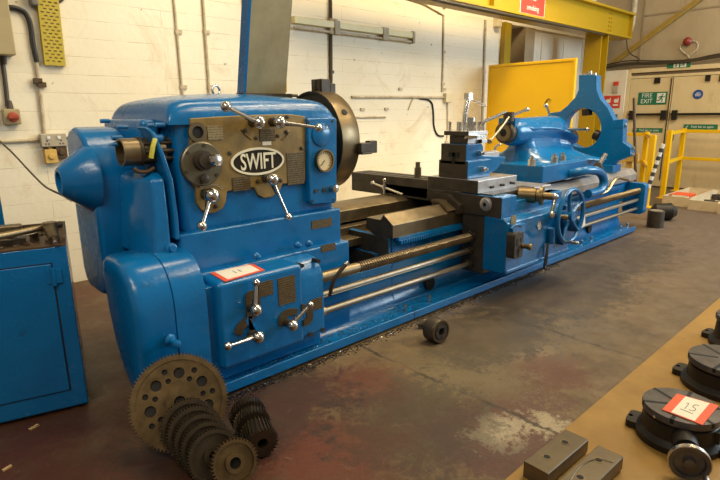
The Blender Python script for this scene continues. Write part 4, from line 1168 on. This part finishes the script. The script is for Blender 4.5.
# cross feed screw with ball crank
b = MB().m(BRASS).lathe([(0, .064), (.14, .064), (.146, .053), (.17, .053), (.17, .078), (.195, .078), (.2, .031), (.29, .029), (.297, .009)], (3.985, 2.325, .822), (.35, -1, 0), 28)
XS = b.build('cross_feed_dial', None, SD)
e = V((3.985, 2.325, .822)) + V((.35, -1, 0)).normalized() * .284
b = MB().m(CHROME).tube([e, e + V((-.018, -.009, -.062)), e + V((-.044, -.009, -.106)), e + V((-.062, -.018, -.138))], .015, smooth=2); b.ball(e, .032); b.ball(e + V((-.062, -.018, -.138)), .03)
b.m(BRASS).tube([e + V((-.062, -.018, -.138)), e + V((.053, -.09, -.168))], .014, taper=.021)
b.build('crank_handle', None, XS)
# hand traverse wheel
WC = V((4.265, 1.995, .645)); R = .222
b = MB().m(BLUE)
ringp = [WC + V((R * math.cos(a), 0, R * math.sin(a))) for a in [2 * PI * k / 48 for k in range(49)]]
b.tube(ringp, .018, n=12)
b.lathe([(-.027, .04), (.045, .044), (.17, .028)], WC, (.0, 1, 0), 20)
for k in range(5):
    a = 2 * PI * k / 5 + .5
    d = V((math.cos(a), 0, math.sin(a)))
    b.tube([WC + d * .03 + V((0, .01, 0)), WC + d * .12 + V((0, .012, 0)), WC + d * (R - .012)], .017, n=8, taper=.013)
HW = b.build('hand_wheel', None, LA)
b = MB().m(STEEL).lathe([(0, .011), (.027, .012), (.062, .018), (.098, .014), (.106, .005)], WC + V((-R * .3, -.013, -R * .93)), (0, -1, 0), 14)
b.build('wheel_grip', None, HW)
ly = AY - .02
p = ay(583, 219, ly)
b = MB().m(PLASTIC_TAG).prism([(p.x - .045, p.z - .09), (p.x + .062, p.z - .07), (p.x + .045, p.z + .0), (p.x - .018, p.z + .115), (p.x - .045, p.z + .09)], 'y', ly, ly + .004)
b.m(STEEL).tube([(p.x - .03, ly + .002, p.z + .1), (p.x - .05, ly + .02, p.z + .16), (4.57, AY + .02, .685)], .0035, n=5)
b.build('hanging_label', None, LA)
b = MB().m(BLUE).cyl(ay(551, 228, AY - .02), ay(551, 243, AY - .02), .031, n=16); b.m(BLACK)
a = ay(548, 243, AY - .02)
b.tube([a, a + V((-.045, -.018, -.09)), a + V((-.08, -.018, -.195)), a + V((-.036, -.009, -.222)), a + V((.0, 0, -.15)), a + V((.0, 0, -.027))], .0095, smooth=2)
b.build('lube_pump', None, AP)

# ---- tailstock
b = MB().m(BLUE).box(4.87, 5.85, 2.60, 3.58, .80, .985)
TS = b.build('tailstock', None, LA, bevel=.02, seg=3)
TX, TZ = 5.03, 1.29
b = MB().m(BLUE).lathe([(-.02, .12), (0, .132), (.05, .142), (.3, .150), (.6, .158), (.85, .165), (1.0, .155), (1.08, .12), (1.12, .06), (1.13, .0)], (TX, SY, TZ), (1, 0, 0), 44)
b.box(TX - .05, TX + .03, 3.0, 3.2, TZ + .05, TZ + .15)
b.build('barrel', None, TS, bevel=.006, angle=60)
# swept pedestal: concave flank with a rolled lip that runs from the barrel down to the rear of the base
def lerp_tab(t, tab):
    for (a, x), (c, y) in zip(tab, tab[1:]):
        if t <= c: return x + (y - x) * (t - a) / (c - a)
    return tab[-1][1]
DV = [(0, .44), (.05, .42), (.12, .32), (.22, .235), (.36, .165), (.5, .14), (.64, .135), (.76, .145), (.86, .155), (.93, .14), (.97, .10), (1, 0)]
EU = [(0, 0), (.015, .45), (.05, .8), (.12, 1), (.55, 1), (.72, 1.06), (.82, 1.32), (.90, 1.42), (.95, 1.25), (.985, .7), (1, 0)]
NU, NV = 56, 30
rings = []
for iu in range(NU + 1):
    u = iu / NU; u = 1 - (1 - u) ** 1.25
    xb = 5.12 + u * 1.06
    zt = 1.385 if xb < 5.55 else .985 + .40 * math.sqrt(max(0, 1 - ((xb - 5.55) / .66) ** 2.2))
    ring = []
    for sgn in (-1, 1):
        vs_ = [k / NV for k in range(NV + 1)]
        if sgn > 0: vs_ = vs_[::-1][1:]
        for v_ in vs_:
            x = xb + .10 * (1 - u) * (lerp_tab(v_, [(0, 0), (.3, .7), (.7, .6), (1, -.6)]))
            ring.append(V((x, SY + sgn * max(.002, (lerp_tab(v_, DV) + .045 * min(1, max(0, (u - .3) / .35)) * math.exp(-((v_ - .85) / .10) ** 2)) * lerp_tab(u, EU)), .97 + (zt - .97) * v_)))
    rings.append(ring)
MB().m(BLUE).loft(rings).build('pedestal', None, TS, angle=80)
b = MB().m(BLUE).box(5.3, 6.15, 2.62, 3.5, .80, 1.0)
b.build('clamp_base', None, TS, bevel=.03, seg=3)
b = MB().m(IRON).lathe([(-.10, .0), (-.10, .045), (-.10, .10), (-.085, .112), (-.02, .112), (0, .10)], (TX, SY, TZ), (1, 0, 0), 40, cap=False)
b.m(WORN).ring((TX - .1, SY, TZ), (-1, 0, 0), 0, .004, .04, .085, 36)
b.m(HOLE).cyl((TX - .098, SY, TZ), (TX - .103, SY, TZ), .04, n=20)
b.build('quill', None, TS)
b = MB().m(CHROME)
hub = V((4.90, 3.03, 1.47))
b.m(IRON).cyl(hub + V((0, 0, -.06)), hub + V((0, 0, .03)), .055, n=18)
b.m(CHROME).tube([V((4.35, 2.98, 1.405)), V((4.80, 3.03, 1.49)), hub + V((-.06, 0, .03))], .016, n=8); b.tube([hub + V((.02, 0, -.01)), V((5.37, 3.1, 1.525))], .015, n=8); b.ball(V((5.38, 3.1, 1.527)), .024)
b.build('quill_clamp', None, TS)
b = MB().m(WORN).tube([ay(509, 117, 2.92), ay(502, 127, 2.90), ay(490, 141, 2.88)], .009, n=8, smooth=1); b.m(BRASS).ball(ay(489.5, 141, 2.88), .028)
b.build('locking_lever', None, TS)
b = MB().m(CHROME).tube([ay(551, 119, 3.1), ay(546.5, 106, 3.1)], .013, n=8); b.ball(ay(546, 105.5, 3.1), .025)
b.tube([ay(562, 129, 3.0), ay(587, 129.5, 2.95)], .015, n=8); b.ball(ay(587, 129.5, 2.95), .028)
b.build_each('spindle_lever', TS)
b = MB().m(STEEL)
for (px, py, y) in ((532, 160, 2.66), (554, 165, 2.66), (562, 163.5, 2.66)):
    p = ay(px, py, y); b.cyl((p.x, y, .985), (p.x, y, 1.05), .036, n=6); b.cyl((p.x, y, 1.05), (p.x, y, 1.08), .02, n=10)
b.build_each('clamp_nut', TS)
b = MB().m(BLUE).tube([ay(566, 176, 2.66), ay(575, 172.5, 2.54), ay(590, 169.5, 2.46), ay(601, 172, 2.44), ay(604.5, 182, 2.42), ay(601, 191, 2.42), ay(588, 194, 2.44)], .047, n=14, smooth=2)
b.build('curved_bracket', None, TS)
b = MB().m(STEEL).tube([ay(598, 166, 2.5), ay(606, 154, 2.46)], .024, n=10)
b.m(IRON).cyl(ay(600, 169, 2.5), ay(597, 165, 2.5), .04, n=12)
b.m(BRASS).tube([ay(600, 194, 2.42), ay(608, 191, 2.4), ay(614, 180, 2.4), ay(618, 177.5, 2.4), ay(628, 180, 2.38)], .017, n=8, smooth=1)
b.build('pinion_crank', None, TS)

# ---- steady rest
XS_ = 6.66
def rp(u, v): p = ax(530 + u / 4., 60 + v / 4., XS_); return (p.y, p.z)
outl = [(195, 60), (266, 60), (267, 120), (280, 155), (310, 190), (334, 240), (374, 236), (370, 328), (402, 350), (402, 384), (350, 405), (322, 425), (300, 470), (140, 470), (110, 420), (96, 330), (70, 240), (80, 212), (120, 206), (150, 182), (180, 150), (194, 120)]
holep = [(212 + 72 * math.cos(2 * PI * k / 40), 272 + 79 * math.sin(2 * PI * k / 40)) for k in range(40)]
b = MB().m(BLUE).prism([rp(u, v) for u, v in outl], 'x', XS_, XS_ + .13, [[rp(u, v) for u, v in holep]])
SR = b.build('steady_rest', None, LA, bevel=.012)
b = MB().m(BLUE).box(XS_ - .05, XS_ + .2, 2.62, 3.5, .765, .86)
b.build('foot', None, SR, bevel=.01)
for (u, v, du, dv) in ((220, 196, 0, 26), (152, 306, 22, -12), (268, 306, -18, -8)):
    a, c = rp(u, v), rp(u + du, v + dv)
    MB().m(BLACKIRON).cyl((XS_ + .06, a[0], a[1]), (XS_ + .06, c[0], c[1]), .062, n=18).build('support_jaw', None, SR)
b = MB().m(STEEL)
for (u, v, du, dv) in ((232, 60, 0, -16), (214, 60, 0, -8), (250, 60, 0, -8), (374, 262, 8, 0), (402, 355, 6, -5), (400, 378, 8, 0)):
    a, c = rp(u, v), rp(u + du, v + dv)
    b.cyl((XS_ + .06, a[0], a[1]), (XS_ + .06, c[0], c[1]), .022, n=10)
b.build_each('adjuster_screw', SR)
b = MB().m(HOLE); a, c = rp(335, 272), rp(372, 275)
b.box(XS_ - .001, XS_ + .02, c[0], a[0], a[1] - .003, a[1] + .003)
b.build('joint_line', None, SR)

# lot card lying on the feed gearbox
z = .656
c = thing('lot_card', (1.42, 2.55, z), 'white lot card with red border lying on the blue feed gearbox', 'card')
quad = [az(x, y, z) for x, y in ((208.7, 272.5), (252.5, 263.7), (265, 270.5), (225, 282))]
cen = sum(quad, V()) / 4
MB().m(REDC).prism([(p.x, p.y) for p in quad], 'z', z, z + .003).build('card', None, c)
q2 = [cen + (p - cen) * .8 for p in quad]
MB().m(CARD).prism([(p.x, p.y) for p in q2], 'z', z + .003, z + .004).build('white_field', None, c)
b = MB().m(INK)
for k in (.4, .55):
    a, e = q2[0].lerp(q2[1], k), q2[3].lerp(q2[2], k)
    p, q = a.lerp(e, .3), a.lerp(e, .65); p.z = q.z = z + .0045
    b.tube([p, q], .0018, n=5)
b.build('handwriting', None, c)
# ================================================================== LOOSE THINGS
# blue tool cabinet at the left
th_ = math.atan2(-.103, .397)
TC = thing('tool_cabinet', (.655, 2.85, 0), 'blue steel tool cabinet at the left with a cluttered tray top', 'cabinet')
TC.rotation_euler = (0, 0, th_)
CMT = Matrix.Translation((.655, 2.85, 0)) @ Matrix.Rotation(th_, 4, 'Z')
WORLD[TC] = V((0, 0, 0))
MB().m(BLUE2).box(-.9, 0, .0, .5, .02, .882).build('body', None, TC, bevel=.006)
MB().m(BLACK).box(-.86, -.04, .03, .46, 0, .02).build('base', None, TC)
MB().m(BLUE2).box(-.86, -.075, -.008, .0, .12, .80).build('door', None, TC, bevel=.004)
b = MB().m(HOLE).box(-.074, -.068, -.001, .001, .12, .80).box(-.86, -.068, -.001, .001, .800, .805).box(-.86, -.068, -.001, .001, .114, .12)
b.build('door_gap', None, TC)
MB().m(BLUE2).box(-.10, -.035, -.012, .0, .70, .77).cyl((-.07, -.012, .69), (-.07, -.012, .78), .01, n=10).build('hinge', None, TC)
b = MB().m(TINT).box(-.9, 0, 0, .5, .882, .89).box(-.9, 0, .48, .5, .89, .92).box(-.012, 0, 0.02, .5, .89, .92)
b.build('tray_top', None, TC)
def cab_thing(mb, name, label, cat, bevel=0):
    for v in mb.bm.verts: v.co = CMT @ v.co
    return tag(mb.build(name, None, bevel=bevel), label, cat)
CINV = CMT.inverted()
hb = CINV @ az(50, 226, .965)
b = MB().m(WORN).tube([CINV @ az(-6, 237.5, .955), CINV @ az(61, 224, .955)], .017, n=14)
b.cyl(hb + V((0, 0, -.03)), hb + V((0, 0, .02)), .032, n=20)
b.cyl(hb + V((0, -.01, -.01)), hb + V((.015, -.11, -.05)), .030, .026, n=18); b.m(STEEL).cyl(hb + V((.015, -.105, -.049)), hb + V((.02, -.15, -.063)), .012, n=10)
cab_thing(b, 'tee_wrench', 'long steel tee bar wrench lying across the cabinet top', 'wrench')
rb = CINV @ az(25, 243, .89)
b = MB().m(CHROME).ring((rb.x, rb.y + .03, .89), (0, 0, 1), 0, .045, .045, .062, 40)
cab_thing(b, 'steel_ring', 'bright steel ring lying on the cabinet top', 'ring')
b = MB().m(IRON).ring((-.22, .17, .89), (0, 0, 1), 0, .03, .05, .085, 30)
cab_thing(b, 'steel_ring', 'small dark ring lying beside the bright ring on the cabinet', 'ring')
for k, (x, y, lx, ly, h, lab) in enumerate(((-.62, .13, .16, .1, .05, 'dark steel block at the left of the cabinet top'), (-.30, .36, .2, .06, .06, 'dark steel bar at the back of the cabinet top'), (-.5, .38, .12, .08, .05, 'dark steel packing piece behind the bright ring'))):
    b = MB().m(IRON if k != 1 else WORN).box(x - lx / 2, x + lx / 2, y - ly / 2, y + ly / 2, .89, .89 + h)
    cab_thing(b, 'steel_packing', lab, 'steel block', .008)
b = MB().m(TINT)
for k in range(140):
    x, y = random.uniform(-.88, -.03), random.uniform(.02, .46)
    s_ = random.uniform(.006, .02); mt = Matrix.Translation((x, y, .89 + s_ * .3)) @ Matrix.Rotation(random.uniform(0, 3), 4, 'Z') @ Matrix.Rotation(random.uniform(-.4, .4), 4, 'X')
    b.box(-s_, s_, -s_ * .4, s_ * .4, -s_ * .3, s_ * .3, mt)
o = cab_thing(b, 'metal_scraps', 'small dark metal scraps littering the cabinet top', 'scraps'); o['kind'] = 'stuff'
p0, p1 = ay(-2, 190, 4.0), ay(7, 235, 4.0)
tag(MB().m(BLUE2).box(p0.x - .3, p1.x, 4.0, 4.5, 0, 1.13).build('steel_locker', None, bevel=.01), 'blue steel locker edge standing behind the tool cabinet', 'locker')
tag(MB().m(DPIPE).tube([ay(-4, 138, 4.6), ay(12, 152, 4.3), ay(30, 172, 4.0), ay(45, 187, 3.7), ay(52, 190.5, 3.45), ay(62, 195, 3.40), ay(72, 201, 3.44)], .006, smooth=2, n=8).build('hanging_cable', None), 'dark cable swooping down across the wall to the pulley guard', 'cable')

# ---- change gears
def gear_mb(R, teeth, w, hub_r, bore, web=.5, rim=.82, holes=(), helix=0., mat=GEARM, bossl=.0):
    """toothed wheel, axis +Z from z=0 to w (front)"""
    mb = MB().m(mat)
    rt, rr_ = R, R - 1.9 * 2 * R / (teeth + 2)
    prof = []
    for k in range(teeth):
        for f_, r in ((.0, rr_), (.26, rr_), (.38, rt), (.62, rt), (.74, rr_)):
            if f_ == .0: continue
            prof.append(((k + f_) / teeth * 2 * PI, r))
    def ringpts(z, tw): return [V((r * math.cos(a + tw), r * math.sin(a + tw), z)) for a, r in prof]
    def bm_ring(rr2, z): return [V((rr2 * math.cos(a), rr2 * math.sin(a), z)) for a, r in prof]
    inner = R * rim
    O0, O1 = ringpts(0, 0), ringpts(w, helix)
    n = len(prof)
    rings = [bm_ring(inner, 0), O0, O1, bm_ring(inner, w), bm_ring(inner, w * (.5 + web / 2)), bm_ring(hub_r, w * (.5 + web / 2)), bm_ring(hub_r, w + bossl), bm_ring(bore, w + bossl)]
    if holes:
        rings = [bm_ring(inner, w * (.5 - web / 2)), bm_ring(inner, 0), O0, O1, bm_ring(inner, w), bm_ring(inner, w * (.5 + web / 2))]
        mb.loft(rings, cap=False)
        mb.m(BLACKIRON).cyl((0, 0, -.004), (0, 0, w * (.5 - web / 2)), inner, n=60); mb.m(mat)  # black disc behind the web, standing in for shade seen through the holes
        mb.prism(circ(0, 0, inner * 1.004, 72), 'z', w * (.5 - web / 2), w * (.5 + web / 2), [circ(x, y, r, 20) for x, y, r in holes] + [circ(0, 0, bore, 28)])
        mb.ring((0, 0, 0), (0, 0, 1), 0, w + bossl, bore, hub_r, 40)
    else:
        rings += [bm_ring(bore, w * .3)]
        mb.loft(rings, cap=False)
        mb.m(HOLE).loft([bm_ring(bore, w * .3), bm_ring(.001, w * .3)], cap=False); mb.m(mat)
        back = [bm_ring(inner, 0), bm_ring(.001, 0)]
        mb.loft(back, cap=False)
    return mb
def place(mb, o, axis, name, label, group=None):
    mt = basis(o, axis, (1, 0, .0))
    for v in mb.bm.verts: v.co = mt @ v.co
    ob = mb.build(name, None, angle=30)
    return tag(ob, label, 'gear', group)
# the big wheel leaning on the quadrant cover
hol = []
for k in range(7):
    a = 2 * PI * k / 7 + .43
    hol.append((.130 * math.cos(a), .130 * math.sin(a), .025))
    a += .43
    if k != 5: hol.append((.152 * math.cos(a), .152 * math.sin(a), .0135)); hol.append((.108 * math.cos(a + .03), .108 * math.sin(a + .03), .0125))
lo, hi = V((.80, 2.10, .0)), V((.86, 2.285, .40))
up = (hi - lo).normalized(); R = .222
nrm = V((-.30, -1, .0)); nrm = (nrm - up * nrm.dot(up)).normalized()
c = V((.885, 2.21, R * up.z + .004))
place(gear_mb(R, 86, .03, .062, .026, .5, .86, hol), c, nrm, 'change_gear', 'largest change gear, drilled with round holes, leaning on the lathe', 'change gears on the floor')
ga, gb = az(189, 428, .118), az(213, 455, .108)
dirn = (gb - ga); L = dirn.length; dirn.normalize()
names = ('back wheel of the gear stack, touching the drilled gear', 'second wheel from the back in the gear stack', 'middle wheel of the gear stack', 'second wheel behind the smallest front gear in the stack', 'wide dished wheel directly behind the small front gear')
ax_ = V((-.16, -.87, .40)).normalized()
for k in range(5):
    R = (.130, .126, .120, .116, .113)[k]
    o = ga + (gb - ga) * (k / 4.); o.z = R * .92 + .002
    place(gear_mb(R, (62, 56, 60, 58, 54)[k], .030, .045, .024, .12, .80, bossl=.006, mat=GEARD), o, ax_, 'change_gear', names[k], 'change gears on the floor')
o = az(233, 462, .10)
place(gear_mb(.099, 40, .034, .040, .023, .2, .80, bossl=.004), o - ax_ * .0, ax_, 'change_gear', 'smallest front gear of the stack with a bright hub ring', 'change gears on the floor')
ha, hb = az(246, 413, .085), az(262, 443, .072)
d2 = (hb - ha).normalized()
for k, (R, w_, lab) in enumerate(((.088, .055, 'back half of the helical pinion cluster'), (.084, .055, 'middle pinion of the helical cluster'), (.074, .11, 'front helical pinion with a dark keyed bore'))):
    o = (ha, ha.lerp(hb, .32), ha.lerp(hb, .62))[k].copy(); o.z = R + .003
    place(gear_mb(R, (34, 32, 26)[k], w_, R * .5, .024, 1., .5, helix=.25, mat=GEARD, bossl=.0), o, V((d2.x, d2.y, 0)), 'helical_gear', lab, 'helical pinions on the floor')

# ---- small chuck lying on the floor
fc = az(441, 331.5, .083); fc.z = .083
dd = V((-.10, -.99, .05)).normalized()
c = thing('spare_chuck', (fc.x, fc.y + .05, 0), 'small dark three-hole chuck lying on the concrete before the lathe', 'chuck')
b = MB().m(IRON).lathe([(-.10, .0), (-.10, .072), (-.09, .082), (-.01, .082), (.0, .076), (0, .055), (-.004, .052), (.006, .05), (.006, .026), (-.05, .024), (-.05, 0)], fc, dd, 40, cap=False)
b.build('body', None, c)
u = dd.cross(V((0, 0, 1))).normalized(); w_ = u.cross(dd)
for k in range(3):
    a = 2 * PI * k / 3 + .6; q = fc + (u * math.cos(a) + w_ * math.sin(a)) * .036
    MB().m(HOLE).cyl(q + dd * .002, q + dd * .0075, .012, n=12).build('jaw_hole', None, c)
MB().m(GEARM).ring(fc, dd, -.002, .004, .066, .0765, 40).build('rim', None, c)
b = MB().m(IRON).lathe([(0, .022), (.05, .024), (.06, .03), (.075, .03)], az(418, 324, .03), (.4, -.5, 0), 14)
tag(b.build('drill_arbor', None), 'dark stub arbor lying behind the small floor chuck', 'arbor')

# ---- swarf along the plinth
b = MB().m(BLACKIRON)
for k in range(2200):
    x = 1.15 + 3.8 * random.random() ** 1.6; y = 2.415 - abs(random.gauss(0, .03))
    s_ = random.uniform(.002, .006)
    if random.random() < .22: b.m(STEEL)
    else: b.m(BLACKIRON)
    mt = Matrix.Translation((x, y, s_ * .5)) @ Matrix.Rotation(random.uniform(0, 6), 4, 'Z') @ Matrix.Rotation(random.uniform(-.5, .5), 4, 'X')
    b.box(-s_, s_, -s_ * .4, s_ * .4, -s_ * .3, s_ * .3, mt)
for k in range(700):
    x = random.uniform(1.15, 3.4); y = random.uniform(2.46, 2.56); s_ = random.uniform(.002, .005)
    b.m(BLACKIRON if random.random() < .8 else STEEL)
    mt = Matrix.Translation((x, y, .056 + s_ * .4)) @ Matrix.Rotation(random.uniform(0, 6), 4, 'Z') @ Matrix.Rotation(random.uniform(-.5, .5), 4, 'X')
    b.box(-s_, s_, -s_ * .4, s_ * .4, -s_ * .3, s_ * .3, mt)
o = b.build('metal_swarf', None); tag(o, 'dark metal swarf littered along the foot of the lathe', 'swarf', kind='stuff')
for (px, py, s_, lab) in ((34, 427, .014, 'pale wood chip on the floor in front of the blue cabinet'), (7, 468, .012, 'pale chip near the bottom left corner of the floor')):
    p = az(px, py, .004); mt = Matrix.Translation(p) @ Matrix.Rotation(.4, 4, 'Z')
    tag(MB().m(PLY).box(-s_ * 1.6, s_ * 1.6, -s_ * .5, s_ * .5, -.004, .004, mt).build('wood_chip', None), lab, 'chip')

# ---- brown card sheet with rotary tables and vee blocks
PZ = .012
tag(MB().m(PAPER).box(1.3, 6.3, -1.2, .995, 0, PZ).build('card_sheet', None), 'large brown card sheet on the floor under the rotary tables', 'card sheet')
def rotary(label, loc, R, rz, H=.165, wheel=True, group='rotary tables on the card sheet'):
    t = thing('rotary_table', (0, 0, 0), label, 'rotary table', group)
    base = [(R * 1.06 * math.cos(a), R * 1.06 * math.sin(a)) for a in [2 * PI * k / 56 for k in range(56)]]
    b = MB().m(BLACKIRON)
    b.lathe([(0, R * 1.12), (.028, R * 1.12), (.036, R * 1.06), (.05, R * .98), (H - .05, R * .95), (H - .045, R * .90), (H - .032, R * .90)], (0, 0, 0), (0, 0, 1), 64)
    BS = b.build('base', None, t)
    for a in (PI * .52, PI * 1.52):
        mt = Matrix.Rotation(a, 4, 'Z')
        q = rrect(R * .95, R * 1.34, -.06, .06, .025)
        b = MB().m(BLACKIRON).prism(q, 'z', 0, .034, [rrect(R * 1.2, R * 1.32, -.012, .012, .01)], mtx=mt)
        b.build('lug', None, t, bevel=.004)
    # slotted disc
    sl = []
    w_ = .008; n = 6
    b = MB().m(M_TABLE).lathe([(H - .035, R * .97), (H - .03, R), (H - .006, R), (H, R * .985), (H, .022), (H - .03, .022)], (0, 0, 0), (0, 0, 1), 72, cap=False)
    TD = b.build('disc', None, t)
    b = MB().m(HOLE).cyl((0, 0, H - .02), (0, 0, H - .004), .022, n=24)
    for k in range(n):
        mt = Matrix.Rotation(2 * PI * k / n, 4, 'Z')
        b.box(R * .26, R * .99, -w_, w_, H - .002, H + .0008, mt); b.box(R * .985, R * 1.002, -w_, w_, H - .022, H + .0008, mt)
    b.build('tee_slot', None, TD)
    b = MB().m(BLACKIRON).box(-.05, .05, -R * 1.04, -R * .85, .055, H - .05).build('clamp_pad', None, t, bevel=.006)
    mt = Matrix.Rotation(-1.0, 4, 'Z')
    b = MB().m(BRASS).box(R * .94, R * .99, -.05, .05, .085, .10, mt).m(STEEL).cyl(mt @ V((R * .98, 0, .06)), mt @ V((R * 1.06, 0, .06)), .012, n=8)
    b.build('scale_clamp', None, t)
    if wheel:
        a = -2.80
        d = V((math.cos(a), math.sin(a), 0)); o = d * R * .9 + V((0.0, 0, .085)); e = d * (R * 1.95) + V((0, 0, .085))
        b = MB().m(BLACKIRON).cyl(o, d * R * 1.5 + V((0, 0, .085)), .05, n=24).cyl(o, e, .024, n=16)
        b.build('worm_housing', None, t)
        b = MB().m(M_TABLE).lathe([(0, .03), (0, .062), (-.0, .066), (.008, .078), (.024, .078), (.028, .074), (.026, .060), (.014, .056), (.014, .024), (.034, .022), (.036, .006)], e, d, 44)
        HWH = b.build('hand_wheel', None, t)
        MB().m(STEEL).ring(e, d, .006, .0265, .0745, .079, 44).build('rim', None, HWH)  # thin bright ring put in as the highlight along the wheel rim
        g = e + V((-d.y, d.x, 0)) * .055 + V((0, 0, -.03))
        b = MB().m(STEEL).lathe([(0, .008), (.02, .010), (.05, .014), (.07, .012), (.075, .004)], g + d * .026, d, 14)
        b.build('grip', None, HWH)
    t.location = loc; t.rotation_euler = (0, 0, rz)
    return t
M_TABLE = M_gen('table_steel', (.13, .12, .118), .38, .6, alt=(.05, .042, .036), scale=9., amt=.8)
c3 = az(682, 405, .177); c2 = az(729, 359, .177); c1 = az(751, 323, .177)
T3 = rotary('nearest rotary table, carrying the white lot card, handwheel towards the view', (c3.x, c3.y, PZ), .162, .05)
TINV = (Matrix.Translation((c3.x, c3.y, PZ)) @ Matrix.Rotation(.05, 4, 'Z')).inverted()
WORLD[T3] = V((0, 0, 0))
q0, q1 = TINV @ az(655.5, 416.5, .150), TINV @ az(679.5, 426, .150)
b = MB().m(STEEL).cyl(q0, q1, .0075, n=12).ball(q0, .011).ball(q1, .012)
qm = q0.lerp(q1, .5)
b.m(BLACKIRON).cyl(qm, qm - V((qm.x, qm.y, 0)).normalized() * .05, .009, n=10)
b.build('locking_bar', None, T3)
rotary('middle rotary table behind the one carrying the lot card', (c2.x, c2.y, PZ), .19, -.12, wheel=False)
rotary('farthest rotary table, half cut off by the right edge', (c1.x, c1.y, PZ), .19, -.2, H=.20, wheel=False)
z = PZ + .1665
quad = [az(x, y, z) for x, y in ((677, 394), (718.7, 406), (702.5, 425.5), (662, 410))]
c = thing('lot_card', (quad[0] + quad[2]) / 2, 'white lot card with red ends and the number 15 on the nearest rotary table', 'card')
MB().m(REDC).prism([(p.x, p.y) for p in quad], 'z', z, z + .003).build('card', None, c)
def qp(u, v): return quad[0].lerp(quad[1], u).lerp(quad[3].lerp(quad[2], u), v)
MB().m(CARD).prism([(p.x, p.y) for p in (qp(.22, .03), qp(.80, .03), qp(.80, .97), qp(.22, .97))], 'z', z + .003, z + .004).build('white_field', None, c)
b = MB().m(INK)
for st in (((.36, .36), (.42, .30), (.42, .62)), ((.64, .28), (.54, .30), (.53, .44), (.62, .45), (.65, .54), (.60, .62), (.52, .60)), ((.34, .70), (.66, .72))):
    pts = [qp(u, v) for u, v in st]
    for p in pts: p.z = z + .0045
    b.tube(pts, .0014, n=5, smooth=1)
b.build('handwriting', None, c)

def block(label, corners, z0, z1):
    t = thing('vee_block', tuple((corners[0] + corners[2]) / 2)[:2] + (z0,), label, 'block', 'machined blocks on the card sheet')
    a, b2, c_, d_ = corners         # near-left, far-left, far-right, near-right seen from above
    h = z1 - z0
    ex = (b2 - a); L = ex.length; ex.normalize(); ey = V((ex.y, -ex.x, 0)); W = (d_ - a).dot(ey)
    mt = Matrix.Identity(4)
    for i in range(3): mt[i][0], mt[i][1], mt[i][2] = ex[i], ey[i], (0, 0, 1)[i]
    mt[0][3], mt[1][3], mt[2][3] = a.x, a.y, z0
    # end profile: block with a chamfered foot and a vee cut in the side
    prof = [(0, .0), (0, h - .003), (.003, h), (W - .003, h), (W, h - .003), (W, h * .2), (W - .006, 0)]
    mb = MB().m(GREYV)
    mb.prism(prof, 'x', 0, L, mtx=mt)
    B = mb.build('body', None, t)
    mb = MB().m(HOLE)
    for f_ in (.28, .72):
        q = mt @ V((L * f_, W * .45, h)); mb.cyl(q + V((0, 0, -.003)), q + V((0, 0, .0006)), .014, n=18)
    q = mt @ V((L, W * .5, h * .5)); mb.cyl(q, q + ex * .001, .009, n=12)
    mb.build_each('bolt_hole', B)
    mb = MB().m(WORN)
    for f_ in (.28, .72):
        q = mt @ V((L * f_, W * .45, h)); mb.ring(q, (0, 0, 1), -.001, .0012, .014, .021, 20)
    if 'wire' in label:
        pts = [mt @ V((x_ * L, y_ * W, h + .002)) for x_, y_ in ((.15, .3), (.35, .18), (.6, .2), (.75, .45), (.8, .9))]
        mb.tube(pts, .0022, n=6, smooth=2)
    mb.build_each('counterbore', B)
    return t
GREYV = M_gen('ground_block_steel', (.17, .135, .085), .4, .7, alt=(.13, .1, .07), scale=14., amt=.8, bmp=.05)
zb = .085
cs = [az(x, y, zb) for x, y in ((524, 461), (565, 429), (588, 440), (546, 476))]
block('machined steel block with two bolt holes at the card sheet corner', cs, PZ, zb)
n1, n2 = az(598, 445, zb), az(622, 458, zb)
ex = (cs[1] - cs[0]).normalized()
block('machined steel block with a loop of wire, nearer the rotary table', [n1 - ex * .36, n1, n2, n2 - ex * .36], PZ, zb)

# ================================================================== LIGHT
def area(name, loc, target, size, sy, power, col, spread=180):
    l = bpy.data.lights.new(name, 'AREA'); l.spread = math.radians(spread); l.shape = 'RECTANGLE'; l.size = size; l.size_y = sy; l.energy = power; l.color = col
    o = bpy.data.objects.new(name, l); COL.objects.link(o); o.location = loc
    d = V(target) - V(loc); o.rotation_euler = d.to_track_quat('-Z', 'Y').to_euler(); return o
WARM = (1, .82, .52)
area('unseen_overhead_lamp', (3.2, 3.0, 5.2), (2.4, 5.26, 1.0), 2.6, .6, 46, WARM, 110)  # unseen lamp added to brighten the back wall
area('unseen_overhead_lamp', (6.4, 3.0, 5.2), (6.0, 5.26, 1.0), 2.6, .6, 112, WARM, 110)  # second unseen lamp added to brighten the wall further along
for y in (-.6, .6, 1.8): area('unseen_overhead_lamp', (4.6, y, 5.2), (4.3, 2.0, .2), 2.6, .14, 82, WARM)
for y in (.2, 1.8): area('unseen_overhead_lamp', (8.4, y, 5.2), (8.6, 2.6, 0), 2.6, .14, 85, WARM)
for y, z in ((-.8, 4.4), (1.0, 4.8)): area('unseen_overhead_lamp', (-1.4, y, z), (1.1, 3.1, .9), 2.2, .14, 15, (1, .9, .74), 80)  # unseen strips added to lift the shaded left faces of the lathe
area('open_door_daylight', (10.0, -2.4, 3.0), (5.6, 2.6, .8), 3.2, 2.6, 420, (.74, .89, 1.0))
w = bpy.data.worlds.new('hall'); scene.world = w; w.use_nodes = True
bg = w.node_tree.nodes['Background']; bg.inputs[0].default_value = (1, .87, .68, 1); bg.inputs[1].default_value = .25
vs = scene.view_settings
vs.view_transform = 'Standard'; vs.look = 'None'; vs.exposure = 0.0; vs.gamma = 1; vs.use_curve_mapping = False
